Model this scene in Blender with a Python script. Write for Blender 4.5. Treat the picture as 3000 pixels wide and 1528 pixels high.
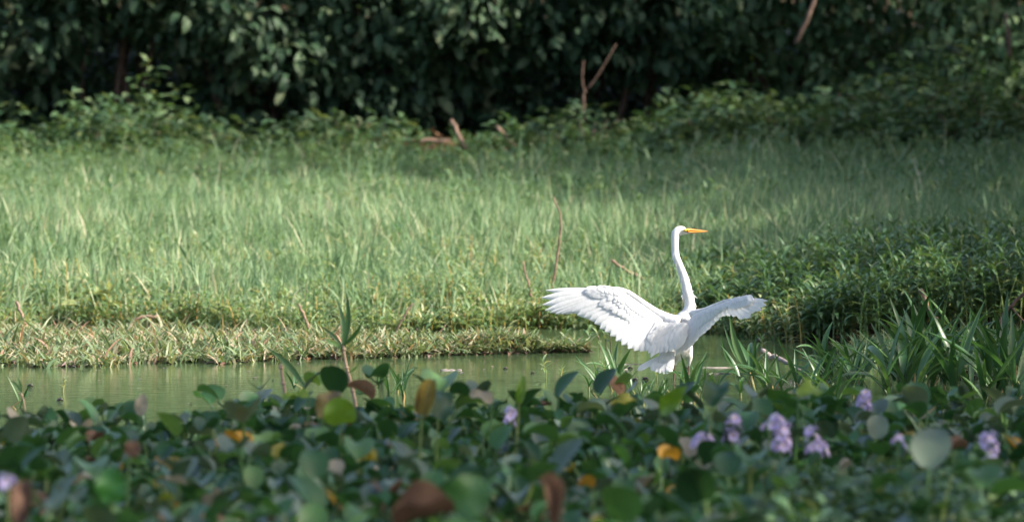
import bpy, math, random
import numpy as np
from mathutils import Vector, Matrix

random.seed(7)
RNG = np.random.default_rng(7)
SC = bpy.context.scene
COL = SC.collection
for _o in list(bpy.data.objects):
    bpy.data.objects.remove(_o)
R = math.radians

# ------------------------------------------------------------------ camera, sky, sun, exposure
CAM_H = 1.60
K = 0.00197 / 30.0                      # metres per photo pixel at one metre
PITCH = math.atan((764 - 308) * K)
cam_data = bpy.data.cameras.new('camera')
cam = bpy.data.objects.new('camera', cam_data)
COL.objects.link(cam)
cam.location = (0, 0, CAM_H)
cam.rotation_euler = (math.pi / 2 - PITCH, 0, 0)
cam_data.sensor_width = 36.0
cam_data.lens = 36.0 / (3000 * K)
cam_data.clip_start = 0.5
cam_data.clip_end = 1500
cam_data.dof.use_dof = True
cam_data.dof.focus_distance = 30.0
cam_data.dof.aperture_fstop = 3.1
SC.camera = cam

SUN = Vector((0.76, -0.20, 0.62)).normalized()      # direction towards the sun
SUN_EL = math.asin(SUN.z)
SUN_AZ = math.atan2(SUN.x, SUN.y)
world = bpy.data.worlds.new('World')
SC.world = world
world.use_nodes = True
wn = world.node_tree.nodes
bg = wn['Background']
sky = wn.new('ShaderNodeTexSky')
sky.sky_type = 'NISHITA'
sky.sun_disc = False
sky.sun_elevation = SUN_EL
sky.sun_rotation = SUN_AZ
sky.air_density = 0.8
sky.dust_density = 3.5
sky.ozone_density = 0.4
world.node_tree.links.new(sky.outputs[0], bg.inputs[0])
bg.inputs[1].default_value = 0.15
sun_data = bpy.data.lights.new('sun', 'SUN')
sun_data.energy = 4.3
sun_data.angle = R(0.6)
sun_data.color = (1.0, 0.93, 0.82)
sun = bpy.data.objects.new('sun', sun_data)
COL.objects.link(sun)
sun.location = (20, -5, 30)
sun.rotation_euler = SUN.to_track_quat('Z', 'Y').to_euler()

SC.view_settings.view_transform = 'Standard'
SC.view_settings.look = 'None'
SC.view_settings.exposure = 1.35
SC.view_settings.gamma = 1.0
SC.view_settings.use_curve_mapping = False
SC.render.engine = 'CYCLES'
SC.cycles.use_denoising = True
SC.cycles.max_bounces = 8
SC.cycles.diffuse_bounces = 3
SC.cycles.glossy_bounces = 3
SC.cycles.transmission_bounces = 4
SC.cycles.transparent_max_bounces = 4


# ------------------------------------------------------------------ helpers
def P(px, py, d):
    """the point seen at photo pixel (px, py) at d metres in front of the camera"""
    f = Vector((0, math.cos(PITCH), -math.sin(PITCH)))
    u = Vector((0, math.sin(PITCH), math.cos(PITCH)))
    r = Vector(((px - 1500) * K, 0, 0)) + u * ((764 - py) * K) + f
    return Vector((0, 0, CAM_H)) + r * (d / r.y)


def ss(a, b, x):
    t = np.clip((x - a) / (b - a), 0, 1)
    return t * t * (3 - 2 * t)


def wob(x, y, s=0.0):
    """cheap smooth noise about -1..1"""
    return (np.sin(x * 1.3 + 1.7 * np.sin(y * 0.9 + s) + s) + np.sin(y * 1.7 + 1.3 * np.sin(x * 1.1 - s) + 2.1 * s)
            + 0.6 * np.sin(x * 2.9 - y * 2.3 + s)) / 2.6


def tag(o, label=None, cat=None, group=None, kind=None):
    if label: o['label'] = label
    if cat: o['category'] = cat
    if group: o['group'] = group
    if kind: o['kind'] = kind
    return o


def mesh(name, V, F, mats, smooth=True, mi=None):
    """V (n,3), F a list of faces or an array (m,3)/(m,4), or a list of such arrays"""
    me = bpy.data.meshes.new(name)
    V = np.asarray(V, dtype=np.float32)
    if isinstance(F, np.ndarray):
        F = [F]
    if len(F) and isinstance(F[0], np.ndarray) and F[0].ndim == 2:
        loops = np.concatenate([f.ravel() for f in F]).astype(np.int32)
        sizes = np.concatenate([np.full(len(f), f.shape[1], dtype=np.int32) for f in F])
    else:
        loops = np.array([i for f in F for i in f], dtype=np.int32)
        sizes = np.array([len(f) for f in F], dtype=np.int32)
    starts = np.concatenate([[0], np.cumsum(sizes)[:-1]]).astype(np.int32)
    me.vertices.add(len(V)); me.loops.add(len(loops)); me.polygons.add(len(sizes))
    me.vertices.foreach_set('co', V.ravel())
    me.loops.foreach_set('vertex_index', loops)
    me.polygons.foreach_set('loop_start', starts)
    me.polygons.foreach_set('loop_total', sizes)
    if smooth:
        me.polygons.foreach_set('use_smooth', np.ones(len(sizes), dtype=bool))
    for m in (mats if isinstance(mats, (list, tuple)) else [mats]):
        me.materials.append(m)
    if mi is not None:
        me.polygons.foreach_set('material_index', np.asarray(mi, dtype=np.int32))
    me.update(calc_edges=True)
    me.validate()
    return me


def obj(name, me, parent=None, world=True):
    """an object; its mesh is in world coordinates when world is set, else local to the parent"""
    o = bpy.data.objects.new(name, me)
    COL.objects.link(o)
    if parent is not None:
        o.parent = parent
        if world and parent.type == 'EMPTY':
            o.matrix_parent_inverse = Matrix.Translation(-Vector(parent.location))
    return o


def empty(name, loc, label=None, cat=None, group=None):
    e = bpy.data.objects.new(name, None)
    e.empty_display_size = 0.05
    COL.objects.link(e)
    e.location = loc
    return tag(e, label, cat, group)


def sweep(pts, rad, n=8, flat=1.0, cap=True, up=(0, -1, 0)):
    """tube through points; rad per point; flat squashes the second axis. -> V, faces"""
    pts = [Vector(p) for p in pts]
    V, F = [], []
    side = None
    for i, p in enumerate(pts):
        t = (pts[min(i + 1, len(pts) - 1)] - pts[max(i - 1, 0)]).normalized()
        if side is None:
            side = t.cross(Vector(up))
            if side.length < 1e-3: side = t.cross(Vector((1, 0, 0)))
        side = (side - t * side.dot(t)).normalized()
        b = t.cross(side).normalized()
        r = rad[i]
        ra, rb = r if isinstance(r, (tuple, list)) else (r, r * flat)
        for k in range(n):
            a = 2 * math.pi * k / n
            V.append(p + side * (math.cos(a) * ra) + b * (math.sin(a) * rb))
    for i in range(len(pts) - 1):
        for k in range(n):
            a, b2 = i * n + k, i * n + (k + 1) % n
            F.append((a, b2, b2 + n, a + n))
    if cap:
        V.append(pts[0]); c = len(V) - 1
        F += [((k + 1) % n, k, c) for k in range(n)]
        V.append(pts[-1]); c = len(V) - 1; o = (len(pts) - 1) * n
        F += [(o + k, o + (k + 1) % n, c) for k in range(n)]
    return [tuple(v) for v in V], F


def spline(pts, m):
    """Catmull-Rom through rows of numbers, m samples per span"""
    A = np.array(pts, dtype=float)
    A = np.vstack([2 * A[0] - A[1], A, 2 * A[-1] - A[-2]])
    out = []
    for i in range(1, len(A) - 2):
        for j in range(m):
            t = j / m
            out.append(0.5 * ((2 * A[i]) + (-A[i - 1] + A[i + 1]) * t + (2 * A[i - 1] - 5 * A[i] + 4 * A[i + 1] - A[i + 2]) * t * t
                              + (-A[i - 1] + 3 * A[i] - 3 * A[i + 1] + A[i + 2]) * t ** 3))
    out.append(A[-2])
    return np.array(out)


PROFILE = {
    'lance': lambda t: np.sin(np.pi * np.clip(t, 0.02, 0.985) ** 0.75) ** 0.9,
    'ovate': lambda t: (np.clip(t, 0.02, 0.985) ** 0.55 * (1 - np.clip(t, 0.02, 0.985)) ** 0.75) * 1.75,
    'round': lambda t: (np.clip(t, 0.02, 0.985) ** 0.42 * (1 - np.clip(t, 0.02, 0.985)) ** 0.55) * 1.9,
    'grass': lambda t: np.clip(0.55 + 1.2 * t, 0, 1) * np.clip((1.02 - t) * 2.0, 0, 1) ** 0.8,
}


def blade(L, W, nu, nv, prof, pitch0=0.0, droop=0.6, cup=0.1, twist=0.0, wave=0.0):
    """leaf lying along +y from the origin, normal +z, drooping by `droop` radians. -> V (n,3), F (m,4)"""
    t = np.linspace(0, 1, nu + 1)
    ang = pitch0 - droop * t
    dy, dz = np.cos(ang) * L / nu, np.sin(ang) * L / nu
    y = np.concatenate([[0], np.cumsum((dy[1:] + dy[:-1]) / 2)])
    z = np.concatenate([[0], np.cumsum((dz[1:] + dz[:-1]) / 2)])
    w = PROFILE[prof](t) * W / 2
    s = np.linspace(-1, 1, nv + 1)
    V = np.zeros((nu + 1, nv + 1, 3))
    c = cup * (s ** 2)[None, :] * w[:, None] + wave * np.sin(t * 9)[:, None] * s[None, :] * w[:, None]
    tw = twist * t[:, None]
    lx = s[None, :] * w[:, None]
    x2, c2 = lx * np.cos(tw) - c * np.sin(tw), lx * np.sin(tw) + c * np.cos(tw)
    V[:, :, 0] = x2
    V[:, :, 1] = y[:, None] - np.sin(ang)[:, None] * c2
    V[:, :, 2] = z[:, None] + np.cos(ang)[:, None] * c2
    idx = np.arange((nu + 1) * (nv + 1)).reshape(nu + 1, nv + 1)
    F = np.stack([idx[:-1, :-1], idx[:-1, 1:], idx[1:, 1:], idx[1:, :-1]], -1).reshape(-1, 4)
    return V.reshape(-1, 3), F


def rot(yaw, pitch, roll):
    """(N,3,3): roll about y, then pitch about x, then yaw about z"""
    cy, sy, cp, sp, cr, sr = np.cos(yaw), np.sin(yaw), np.cos(pitch), np.sin(pitch), np.cos(roll), np.sin(roll)
    o, i = np.zeros_like(cy), np.ones_like(cy)
    Rz = np.stack([cy, -sy, o, sy, cy, o, o, o, i], -1).reshape(-1, 3, 3)
    Rx = np.stack([i, o, o, o, cp, -sp, o, sp, cp], -1).reshape(-1, 3, 3)
    Ry = np.stack([cr, o, sr, o, i, o, -sr, o, cr], -1).reshape(-1, 3, 3)
    return Rz @ Rx @ Ry


class Soup:
    """collects many transformed copies of small meshes into one mesh"""
    def __init__(s):
        s.V, s.F, s.M, s.n = [], {3: [], 4: []}, {3: [], 4: []}, 0

    def add(s, V, F, Rm, loc, scale=1.0, mi=0):
        V = np.asarray(V); loc = np.asarray(loc); N = len(loc)
        if N == 0: return
        sc = np.broadcast_to(np.asarray(scale, dtype=float).reshape(-1, 1) if np.ndim(scale) == 1 else np.asarray(scale), (N, 1) if np.ndim(scale) < 2 else scale.shape)
        W = np.einsum('nij,nkj->nki', Rm, V[None] * sc[:, None, :]) + loc[:, None, :]
        fl = F if isinstance(F, list) else [F]
        for f in fl:
            k = f.shape[1]
            s.F[k].append((f[None] + (s.n + np.arange(N) * len(V))[:, None, None]).reshape(-1, k))
            s.M[k].append(np.full(N * len(f), mi))
        s.V.append(W.reshape(-1, 3)); s.n += N * len(V)

    def raw(s, V, F, mi=0):
        V = np.asarray(V)
        for k in (3, 4):
            f = [x for x in F if len(x) == k]
            if f:
                s.F[k].append(np.array(f) + s.n); s.M[k].append(np.full(len(f), mi))
        s.V.append(V); s.n += len(V)

    def mesh(s, name, mats):
        F = [np.concatenate(s.F[k]) for k in (3, 4) if s.F[k]]
        mi = np.concatenate([np.concatenate(s.M[k]) for k in (3, 4) if s.F[k]])
        return mesh(name, np.concatenate(s.V), F, mats, mi=mi)


# ------------------------------------------------------------------ materials
def new_mat(name):
    m = bpy.data.materials.new(name)
    m.use_nodes = True
    return m, m.node_tree.nodes, m.node_tree.links, m.node_tree.nodes['Principled BSDF'], m.node_tree.nodes['Material Output']


def leaf_mat(name, stops, rough=0.45, spec=0.4, trans=0.3, tcol=(1.25, 1.2, 0.6), patch=0.0, patch_scale=0.6, mottle=0.25, mscale=30.0):
    """foliage: a colour per leaf from `stops` [(pos, rgb)...], patchy over the ground, light passing through"""
    m, n, l, bsdf, out = new_mat(name)
    oi = n.new('ShaderNodeObjectInfo'); ge = n.new('ShaderNodeNewGeometry')
    add = n.new('ShaderNodeMath'); add.operation = 'ADD'
    l.new(oi.outputs['Random'], add.inputs[0]); l.new(ge.outputs['Random Per Island'], add.inputs[1])
    fr = n.new('ShaderNodeMath'); fr.operation = 'FRACT'; l.new(add.outputs[0], fr.inputs[0])
    fac = fr.outputs[0]
    if patch:
        nz = n.new('ShaderNodeTexNoise'); nz.inputs['Scale'].default_value = patch_scale; nz.inputs['Detail'].default_value = 2
        l.new(ge.outputs['Position'], nz.inputs['Vector'])
        ma = n.new('ShaderNodeMath'); ma.operation = 'MULTIPLY_ADD'
        l.new(nz.outputs[0], ma.inputs[0]); ma.inputs[1].default_value = patch
        sub = n.new('ShaderNodeMath'); sub.operation = 'SUBTRACT'; sub.use_clamp = True
        l.new(fac, ma.inputs[2]); l.new(ma.outputs[0], sub.inputs[0]); sub.inputs[1].default_value = patch * 0.5
        fac = sub.outputs[0]
    cr = n.new('ShaderNodeValToRGB')
    el = cr.color_ramp.elements
    while len(el) < len(stops): el.new(0.5)
    for e, (p, c) in zip(el, stops):
        e.position = p; e.color = (*c, 1)
    l.new(fac, cr.inputs[0])
    col = cr.outputs[0]
    if mottle:
        nz2 = n.new('ShaderNodeTexNoise'); nz2.inputs['Scale'].default_value = mscale; nz2.inputs['Detail'].default_value = 3
        l.new(ge.outputs['Position'], nz2.inputs['Vector'])
        mr = n.new('ShaderNodeMapRange'); l.new(nz2.outputs[0], mr.inputs[0])
        mr.inputs[3].default_value = 1 - mottle; mr.inputs[4].default_value = 1 + mottle
        mx = n.new('ShaderNodeMix'); mx.data_type = 'RGBA'; mx.blend_type = 'MULTIPLY'; mx.inputs[0].default_value = 1
        l.new(col, mx.inputs[6]); l.new(mr.outputs[0], mx.inputs[7]); col = mx.outputs[2]
    l.new(col, bsdf.inputs['Base Color'])
    bsdf.inputs['Roughness'].default_value = rough
    bsdf.inputs['Specular IOR Level'].default_value = spec
    if trans:
        tr = n.new('ShaderNodeBsdfTranslucent')
        mt = n.new('ShaderNodeMix'); mt.data_type = 'RGBA'; mt.blend_type = 'MULTIPLY'; mt.inputs[0].default_value = 1
        l.new(col, mt.inputs[6]); mt.inputs[7].default_value = (*tcol, 1)
        l.new(mt.outputs[2], tr.inputs[0])
        mix = n.new('ShaderNodeMixShader'); mix.inputs[0].default_value = trans
        l.new(bsdf.outputs[0], mix.inputs[1]); l.new(tr.outputs[0], mix.inputs[2])
        l.new(mix.outputs[0], out.inputs[0])
    return m


def plain_mat(name, c1, c2, scale=8.0, rough=0.8, spec=0.3, bump=0.0, detail=5, stretch=None):
    m, n, l, bsdf, out = new_mat(name)
    ge = n.new('ShaderNodeNewGeometry')
    vec = ge.outputs['Position']
    if stretch:
        mp = n.new('ShaderNodeMapping'); mp.inputs['Scale'].default_value = stretch
        l.new(vec, mp.inputs[0]); vec = mp.outputs[0]
    nz = n.new('ShaderNodeTexNoise'); nz.inputs['Scale'].default_value = scale; nz.inputs['Detail'].default_value = detail
    l.new(vec, nz.inputs['Vector'])
    cr = n.new('ShaderNodeValToRGB')
    cr.color_ramp.elements[0].position = 0.3; cr.color_ramp.elements[0].color = (*c1, 1)
    cr.color_ramp.elements[1].position = 0.7; cr.color_ramp.elements[1].color = (*c2, 1)
    l.new(nz.outputs[0], cr.inputs[0]); l.new(cr.outputs[0], bsdf.inputs['Base Color'])
    bsdf.inputs['Roughness'].default_value = rough
    bsdf.inputs['Specular IOR Level'].default_value = spec
    if bump:
        b = n.new('ShaderNodeBump'); b.inputs['Strength'].default_value = bump; b.inputs['Distance'].default_value = 0.01
        l.new(nz.outputs[0], b.inputs['Height']); l.new(b.outputs[0], bsdf.inputs['Normal'])
    return m


M = {}
M['hyacinth'] = leaf_mat('hyacinth leaf', [(0, (0.022, 0.065, 0.024)), (0.45, (0.034, 0.100, 0.032)), (0.8, (0.055, 0.145, 0.042)), (1, (0.12, 0.22, 0.06))],
                         rough=0.38, spec=0.42, trans=0.3, mottle=0.2, mscale=14)
M['hyacinth_sheen'] = leaf_mat('grey sheen hyacinth leaf', [(0, (0.045, 0.085, 0.050)), (0.5, (0.075, 0.12, 0.075)), (1, (0.125, 0.17, 0.115))], rough=0.42, spec=0.55, trans=0.2, mottle=0.25, mscale=14)  # grey sheen of reflected sky, painted into the leaf colour
M['hyacinth_yellow'] = leaf_mat('yellowing hyacinth leaf', [(0, (0.20, 0.24, 0.03)), (0.5, (0.34, 0.27, 0.04)), (1, (0.42, 0.22, 0.03))],
                                rough=0.45, trans=0.35, tcol=(1.1, 1.0, 0.6), mottle=0.6, mscale=22)
M['hyacinth_brown'] = leaf_mat('withered hyacinth leaf', [(0, (0.08, 0.045, 0.03)), (0.6, (0.16, 0.09, 0.055)), (1, (0.27, 0.16, 0.10))],
                               rough=0.8, spec=0.2, trans=0.15, tcol=(1.1, 1.0, 0.8), mottle=0.5, mscale=25)
M['hyacinth_pale'] = leaf_mat('pale dry hyacinth leaf', [(0, (0.30, 0.26, 0.18)), (1, (0.42, 0.36, 0.26))], rough=0.7, spec=0.2, trans=0.25, tcol=(1.1, 1.0, 0.8), mottle=0.3)
M['lime'] = leaf_mat('lime green leaf', [(0, (0.13, 0.24, 0.025)), (1, (0.20, 0.30, 0.04))], rough=0.42, trans=0.4, tcol=(1.1, 1.1, 0.6), mottle=0.3, mscale=20)
M['lime_dark'] = leaf_mat('bright green leaf', [(0, (0.04, 0.15, 0.03)), (1, (0.05, 0.17, 0.035))], rough=0.4, trans=0.35, mottle=0.2)
M['hyacinth_round'] = leaf_mat('round pale leaf', [(0, (0.13, 0.19, 0.08)), (1, (0.26, 0.28, 0.13))], rough=0.45, trans=0.3, mottle=0.2, mscale=12)
M['striped'] = plain_mat('striped withering leaf', (0.10, 0.075, 0.03), (0.36, 0.27, 0.05), scale=16, rough=0.5, stretch=(1.2, 1.0, 0.5), detail=2)
M['petiole'] = leaf_mat('hyacinth stalk', [(0, (0.06, 0.14, 0.045)), (0.6, (0.11, 0.20, 0.06)), (1, (0.20, 0.23, 0.07))], rough=0.4, spec=0.5, trans=0.1, mottle=0.15)
M['petal'] = leaf_mat('lilac petal', [(0, (0.54, 0.43, 0.66)), (0.6, (0.63, 0.53, 0.73)), (1, (0.72, 0.64, 0.80))], rough=0.6, spec=0.2, trans=0.4, tcol=(1.05, 1.0, 1.1), mottle=0.15, mscale=60)
M['petal_eye'] = leaf_mat('yellow petal spot', [(0, (0.7, 0.5, 0.06)), (1, (0.7, 0.5, 0.06))], trans=0, mottle=0)
M['grass'] = leaf_mat('grass blade', [(0, (0.098, 0.182, 0.090)), (0.4, (0.165, 0.272, 0.136)), (0.75, (0.255, 0.360, 0.195)), (0.93, (0.37, 0.42, 0.26)), (1, (0.50, 0.47, 0.32))],
                      rough=0.55, spec=0.3, trans=0.42, tcol=(1.14, 1.12, 0.82), patch=0.5, patch_scale=0.5, mottle=0)
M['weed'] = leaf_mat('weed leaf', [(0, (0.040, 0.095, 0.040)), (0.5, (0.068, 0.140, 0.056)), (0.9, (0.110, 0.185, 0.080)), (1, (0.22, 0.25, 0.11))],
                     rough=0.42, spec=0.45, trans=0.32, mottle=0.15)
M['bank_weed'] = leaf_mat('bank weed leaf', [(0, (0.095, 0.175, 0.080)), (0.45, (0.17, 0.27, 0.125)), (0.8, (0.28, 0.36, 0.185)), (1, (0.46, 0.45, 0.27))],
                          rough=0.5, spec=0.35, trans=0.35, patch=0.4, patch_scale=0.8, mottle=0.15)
M['meadow_weed'] = leaf_mat('meadow weed leaf', [(0, (0.065, 0.14, 0.062)), (0.5, (0.11, 0.205, 0.09)), (0.9, (0.18, 0.27, 0.13)), (1, (0.34, 0.36, 0.21))], rough=0.45, spec=0.4, trans=0.35, patch=0.4, patch_scale=0.7, mottle=0.1)
M['bank_stem'] = leaf_mat('yellow weed stem', [(0, (0.12, 0.17, 0.05)), (0.5, (0.26, 0.25, 0.07)), (0.85, (0.40, 0.28, 0.07)), (1, (0.36, 0.18, 0.08))], rough=0.5, trans=0.1, mottle=0.1)
M['creeper'] = leaf_mat('creeping weed blade', [(0, (0.095, 0.16, 0.075)), (0.45, (0.17, 0.235, 0.115)), (0.72, (0.28, 0.30, 0.18)), (0.88, (0.38, 0.31, 0.21)), (1, (0.36, 0.21, 0.15))],
                        rough=0.5, spec=0.35, trans=0.3, patch=0.35, patch_scale=0.9, mottle=0.1)
M['reed'] = leaf_mat('reed blade', [(0, (0.030, 0.085, 0.028)), (0.5, (0.050, 0.125, 0.038)), (1, (0.085, 0.16, 0.055))], rough=0.38, spec=0.5, trans=0.28, mottle=0.15)
M['reed_base'] = plain_mat('reed sheath', (0.08, 0.14, 0.045), (0.30, 0.19, 0.08), scale=9, rough=0.5, detail=2)
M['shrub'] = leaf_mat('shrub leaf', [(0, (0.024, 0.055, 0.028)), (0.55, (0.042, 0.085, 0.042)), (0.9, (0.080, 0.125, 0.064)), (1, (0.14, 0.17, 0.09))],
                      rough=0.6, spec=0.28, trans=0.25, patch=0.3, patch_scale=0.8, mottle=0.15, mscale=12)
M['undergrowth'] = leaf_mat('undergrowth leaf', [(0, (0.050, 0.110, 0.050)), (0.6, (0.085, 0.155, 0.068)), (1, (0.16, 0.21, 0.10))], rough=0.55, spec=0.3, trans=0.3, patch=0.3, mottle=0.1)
M['crown'] = leaf_mat('tree crown leaf', [(0, (0.03, 0.07, 0.02)), (1, (0.07, 0.13, 0.04))], rough=0.5, trans=0.2, mottle=0)
M['dry_leaf'] = leaf_mat('dry fallen leaf', [(0, (0.10, 0.05, 0.03)), (0.5, (0.20, 0.10, 0.06)), (1, (0.30, 0.18, 0.10))], rough=0.8, spec=0.15, trans=0.1, mottle=0.3)
M['bark'] = plain_mat('bark', (0.07, 0.045, 0.032), (0.16, 0.105, 0.08), scale=14, rough=0.9, bump=0.5)
M['stick'] = plain_mat('dead stick', (0.13, 0.085, 0.06), (0.30, 0.20, 0.14), scale=40, rough=0.9, bump=0.6)
M['grey_stick'] = plain_mat('weathered branch', (0.22, 0.18, 0.17), (0.40, 0.34, 0.32), scale=35, rough=0.85, bump=0.4)
M['cane'] = plain_mat('cane stem', (0.26, 0.19, 0.12), (0.40, 0.27, 0.20), scale=25, rough=0.6)
M['soil'] = plain_mat('bank soil', (0.022, 0.020, 0.013), (0.050, 0.038, 0.026), scale=3.0, rough=1.0, spec=0.0, bump=0.6)
M['debris'] = leaf_mat('wet leaf debris', [(0, (0.03, 0.025, 0.025)), (0.5, (0.09, 0.06, 0.05)), (0.8, (0.2, 0.11, 0.07)), (1, (0.26, 0.22, 0.23))], rough=0.4, trans=0, mottle=0.3)
M['mud'] = plain_mat('wet debris', (0.015, 0.013, 0.012), (0.06, 0.045, 0.04), scale=20, rough=0.35, spec=0.5)


def feather_mat():
    m, n, l, bsdf, out = new_mat('white feather')
    ge = n.new('ShaderNodeNewGeometry')
    nz = n.new('ShaderNodeTexNoise'); nz.inputs['Scale'].default_value = 60; nz.inputs['Detail'].default_value = 4
    mp = n.new('ShaderNodeMapping'); mp.inputs['Scale'].default_value = (1.0, 1.0, 0.5)
    l.new(ge.outputs['Position'], mp.inputs[0]); l.new(mp.outputs[0], nz.inputs['Vector'])
    cr = n.new('ShaderNodeValToRGB')
    cr.color_ramp.elements[0].position = 0.25; cr.color_ramp.elements[0].color = (0.64, 0.64, 0.65, 1)
    cr.color_ramp.elements[1].position = 0.6; cr.color_ramp.elements[1].color = (0.75, 0.745, 0.74, 1)
    l.new(nz.outputs[0], cr.inputs[0]); l.new(cr.outputs[0], bsdf.inputs['Base Color'])
    bsdf.inputs['Roughness'].default_value = 0.75; bsdf.inputs['Specular IOR Level'].default_value = 0.15
    b = n.new('ShaderNodeBump'); b.inputs['Strength'].default_value = 0.25; b.inputs['Distance'].default_value = 0.004
    l.new(nz.outputs[0], b.inputs['Height']); l.new(b.outputs[0], bsdf.inputs['Normal'])
    tr = n.new('ShaderNodeBsdfTranslucent'); tr.inputs[0].default_value = (0.8, 0.79, 0.78, 1)
    mix = n.new('ShaderNodeMixShader'); mix.inputs[0].default_value = 0.24
    l.new(bsdf.outputs[0], mix.inputs[1]); l.new(tr.outputs[0], mix.inputs[2]); l.new(mix.outputs[0], out.inputs[0])
    return m


M['feather'] = feather_mat()
M['plumage'] = plain_mat('white plumage', (0.56, 0.545, 0.53), (0.76, 0.75, 0.745), scale=38, rough=0.8, spec=0.15, bump=0.25, stretch=(1, 1, 0.4))
M['beak'] = plain_mat('orange beak', (0.66, 0.17, 0.008), (0.74, 0.25, 0.012), scale=30, rough=0.4, spec=0.5)
M['lore'] = plain_mat('yellow skin', (0.70, 0.48, 0.04), (0.78, 0.56, 0.06), scale=80, rough=0.5)
M['black'] = plain_mat('black pupil', (0.006, 0.006, 0.006), (0.012, 0.012, 0.012), rough=0.2, spec=0.6)
M['leg'] = plain_mat('leg skin', (0.16, 0.10, 0.075), (0.30, 0.20, 0.15), scale=60, rough=0.6)


def water_mat():
    m, n, l, bsdf, out = new_mat('pond water')
    bsdf.inputs['Base Color'].default_value = (0.060, 0.100, 0.045, 1)
    bsdf.inputs['Roughness'].default_value = 0.035
    bsdf.inputs['IOR'].default_value = 1.33
    ge = n.new('ShaderNodeNewGeometry')
    mp = n.new('ShaderNodeMapping'); mp.inputs['Scale'].default_value = (2.0, 7.0, 1.0)
    l.new(ge.outputs['Position'], mp.inputs[0])
    nz = n.new('ShaderNodeTexNoise'); nz.inputs['Scale'].default_value = 2.2; nz.inputs['Detail'].default_value = 3
    l.new(mp.outputs[0], nz.inputs['Vector'])
    b = n.new('ShaderNodeBump'); b.inputs['Strength'].default_value = 0.16; b.inputs['Distance'].default_value = 0.012
    l.new(nz.outputs[0], b.inputs['Height']); l.new(b.outputs[0], bsdf.inputs['Normal'])
    return m


M['water'] = water_mat()


# ------------------------------------------------------------------ the setting: terrain, water
def shore(x):
    return 37.3 - 2.1 * ss(1.1, 2.4, x) + 0.28 * np.sin(x * 1.9 + 1) + 0.12 * np.sin(x * 5.3)


def bar_half(x):        # half depth of the mud bar in front of the far shore
    return 1.75 * (1 - ss(-3.2, 0.62, x)) ** 1.1 * (1 + 0.10 * np.sin(x * 7 + 1) + 0.07 * np.sin(x * 17))


def bar_mid(x):
    return 33.55 + 0.1 * np.sin(x * 2) + 0.12 * x * 0 


def ground(x, y):
    x = np.asarray(x, dtype=float); y = np.asarray(y, dtype=float)
    t = y - shore(x)
    z = -0.30 + 0.36 * ss(-0.7, 0.25, t) + np.clip(t, 0, 60 - 37) * 0.047
    z = z + 0.05 * wob(x * 1.5, y * 1.2, 3) * ss(0.5, 3, t)
    z = z + 0.22 * np.clip(y - 61.5, 0, 40)
    hb = bar_half(x)
    b = np.where(hb > 0.05, 1 - ss(0.75, 1.15, np.abs(y - bar_mid(x)) / np.maximum(hb, 0.05)), 0)
    z = np.maximum(z, -0.30 + 0.335 * b + 0.008 * wob(x * 6, y * 6))
    rb = ss(1.75, 2.5, x + 0.15 * np.sin(y * 4)) * ss(29.8, 30.6, y)
    z = np.maximum(z, -0.30 + 0.34 * rb + 0.01 * wob(x * 6, y * 6))
    z = np.maximum(z, -0.30 + 0.75 * (1 - ss(2.0, 9.0, y)))
    return z


def grid_mesh(name, xs, ys, fz, mat):
    X, Y = np.meshgrid(xs, ys)
    V = np.stack([X, Y, fz(X, Y)], -1).reshape(-1, 3)
    idx = np.arange(len(V)).reshape(len(ys), len(xs))
    F = np.stack([idx[:-1, :-1], idx[:-1, 1:], idx[1:, 1:], idx[1:, :-1]], -1).reshape(-1, 4)
    return mesh(name, V, F, mat)


xs = np.unique(np.concatenate([np.linspace(-400, -30, 20), np.linspace(-30, -8, 30), np.linspace(-8, 8, 130), np.linspace(8, 30, 30), np.linspace(30, 400, 20)]))
ys = np.unique(np.concatenate([np.linspace(-300, 0, 20), np.linspace(0, 28, 40), np.linspace(28, 42, 120), np.linspace(42, 70, 80), np.linspace(70, 500, 30)]))
tag(obj('ground', grid_mesh('ground', xs, ys, ground, M['soil'])), kind='structure')
tag(obj('pond_water', mesh('pond_water', [(-80, 1, 0), (80, 1, 0), (80, 45, 0), (-80, 45, 0)], [(0, 1, 2, 3)], M['water'], smooth=False)), kind='structure')


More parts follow.
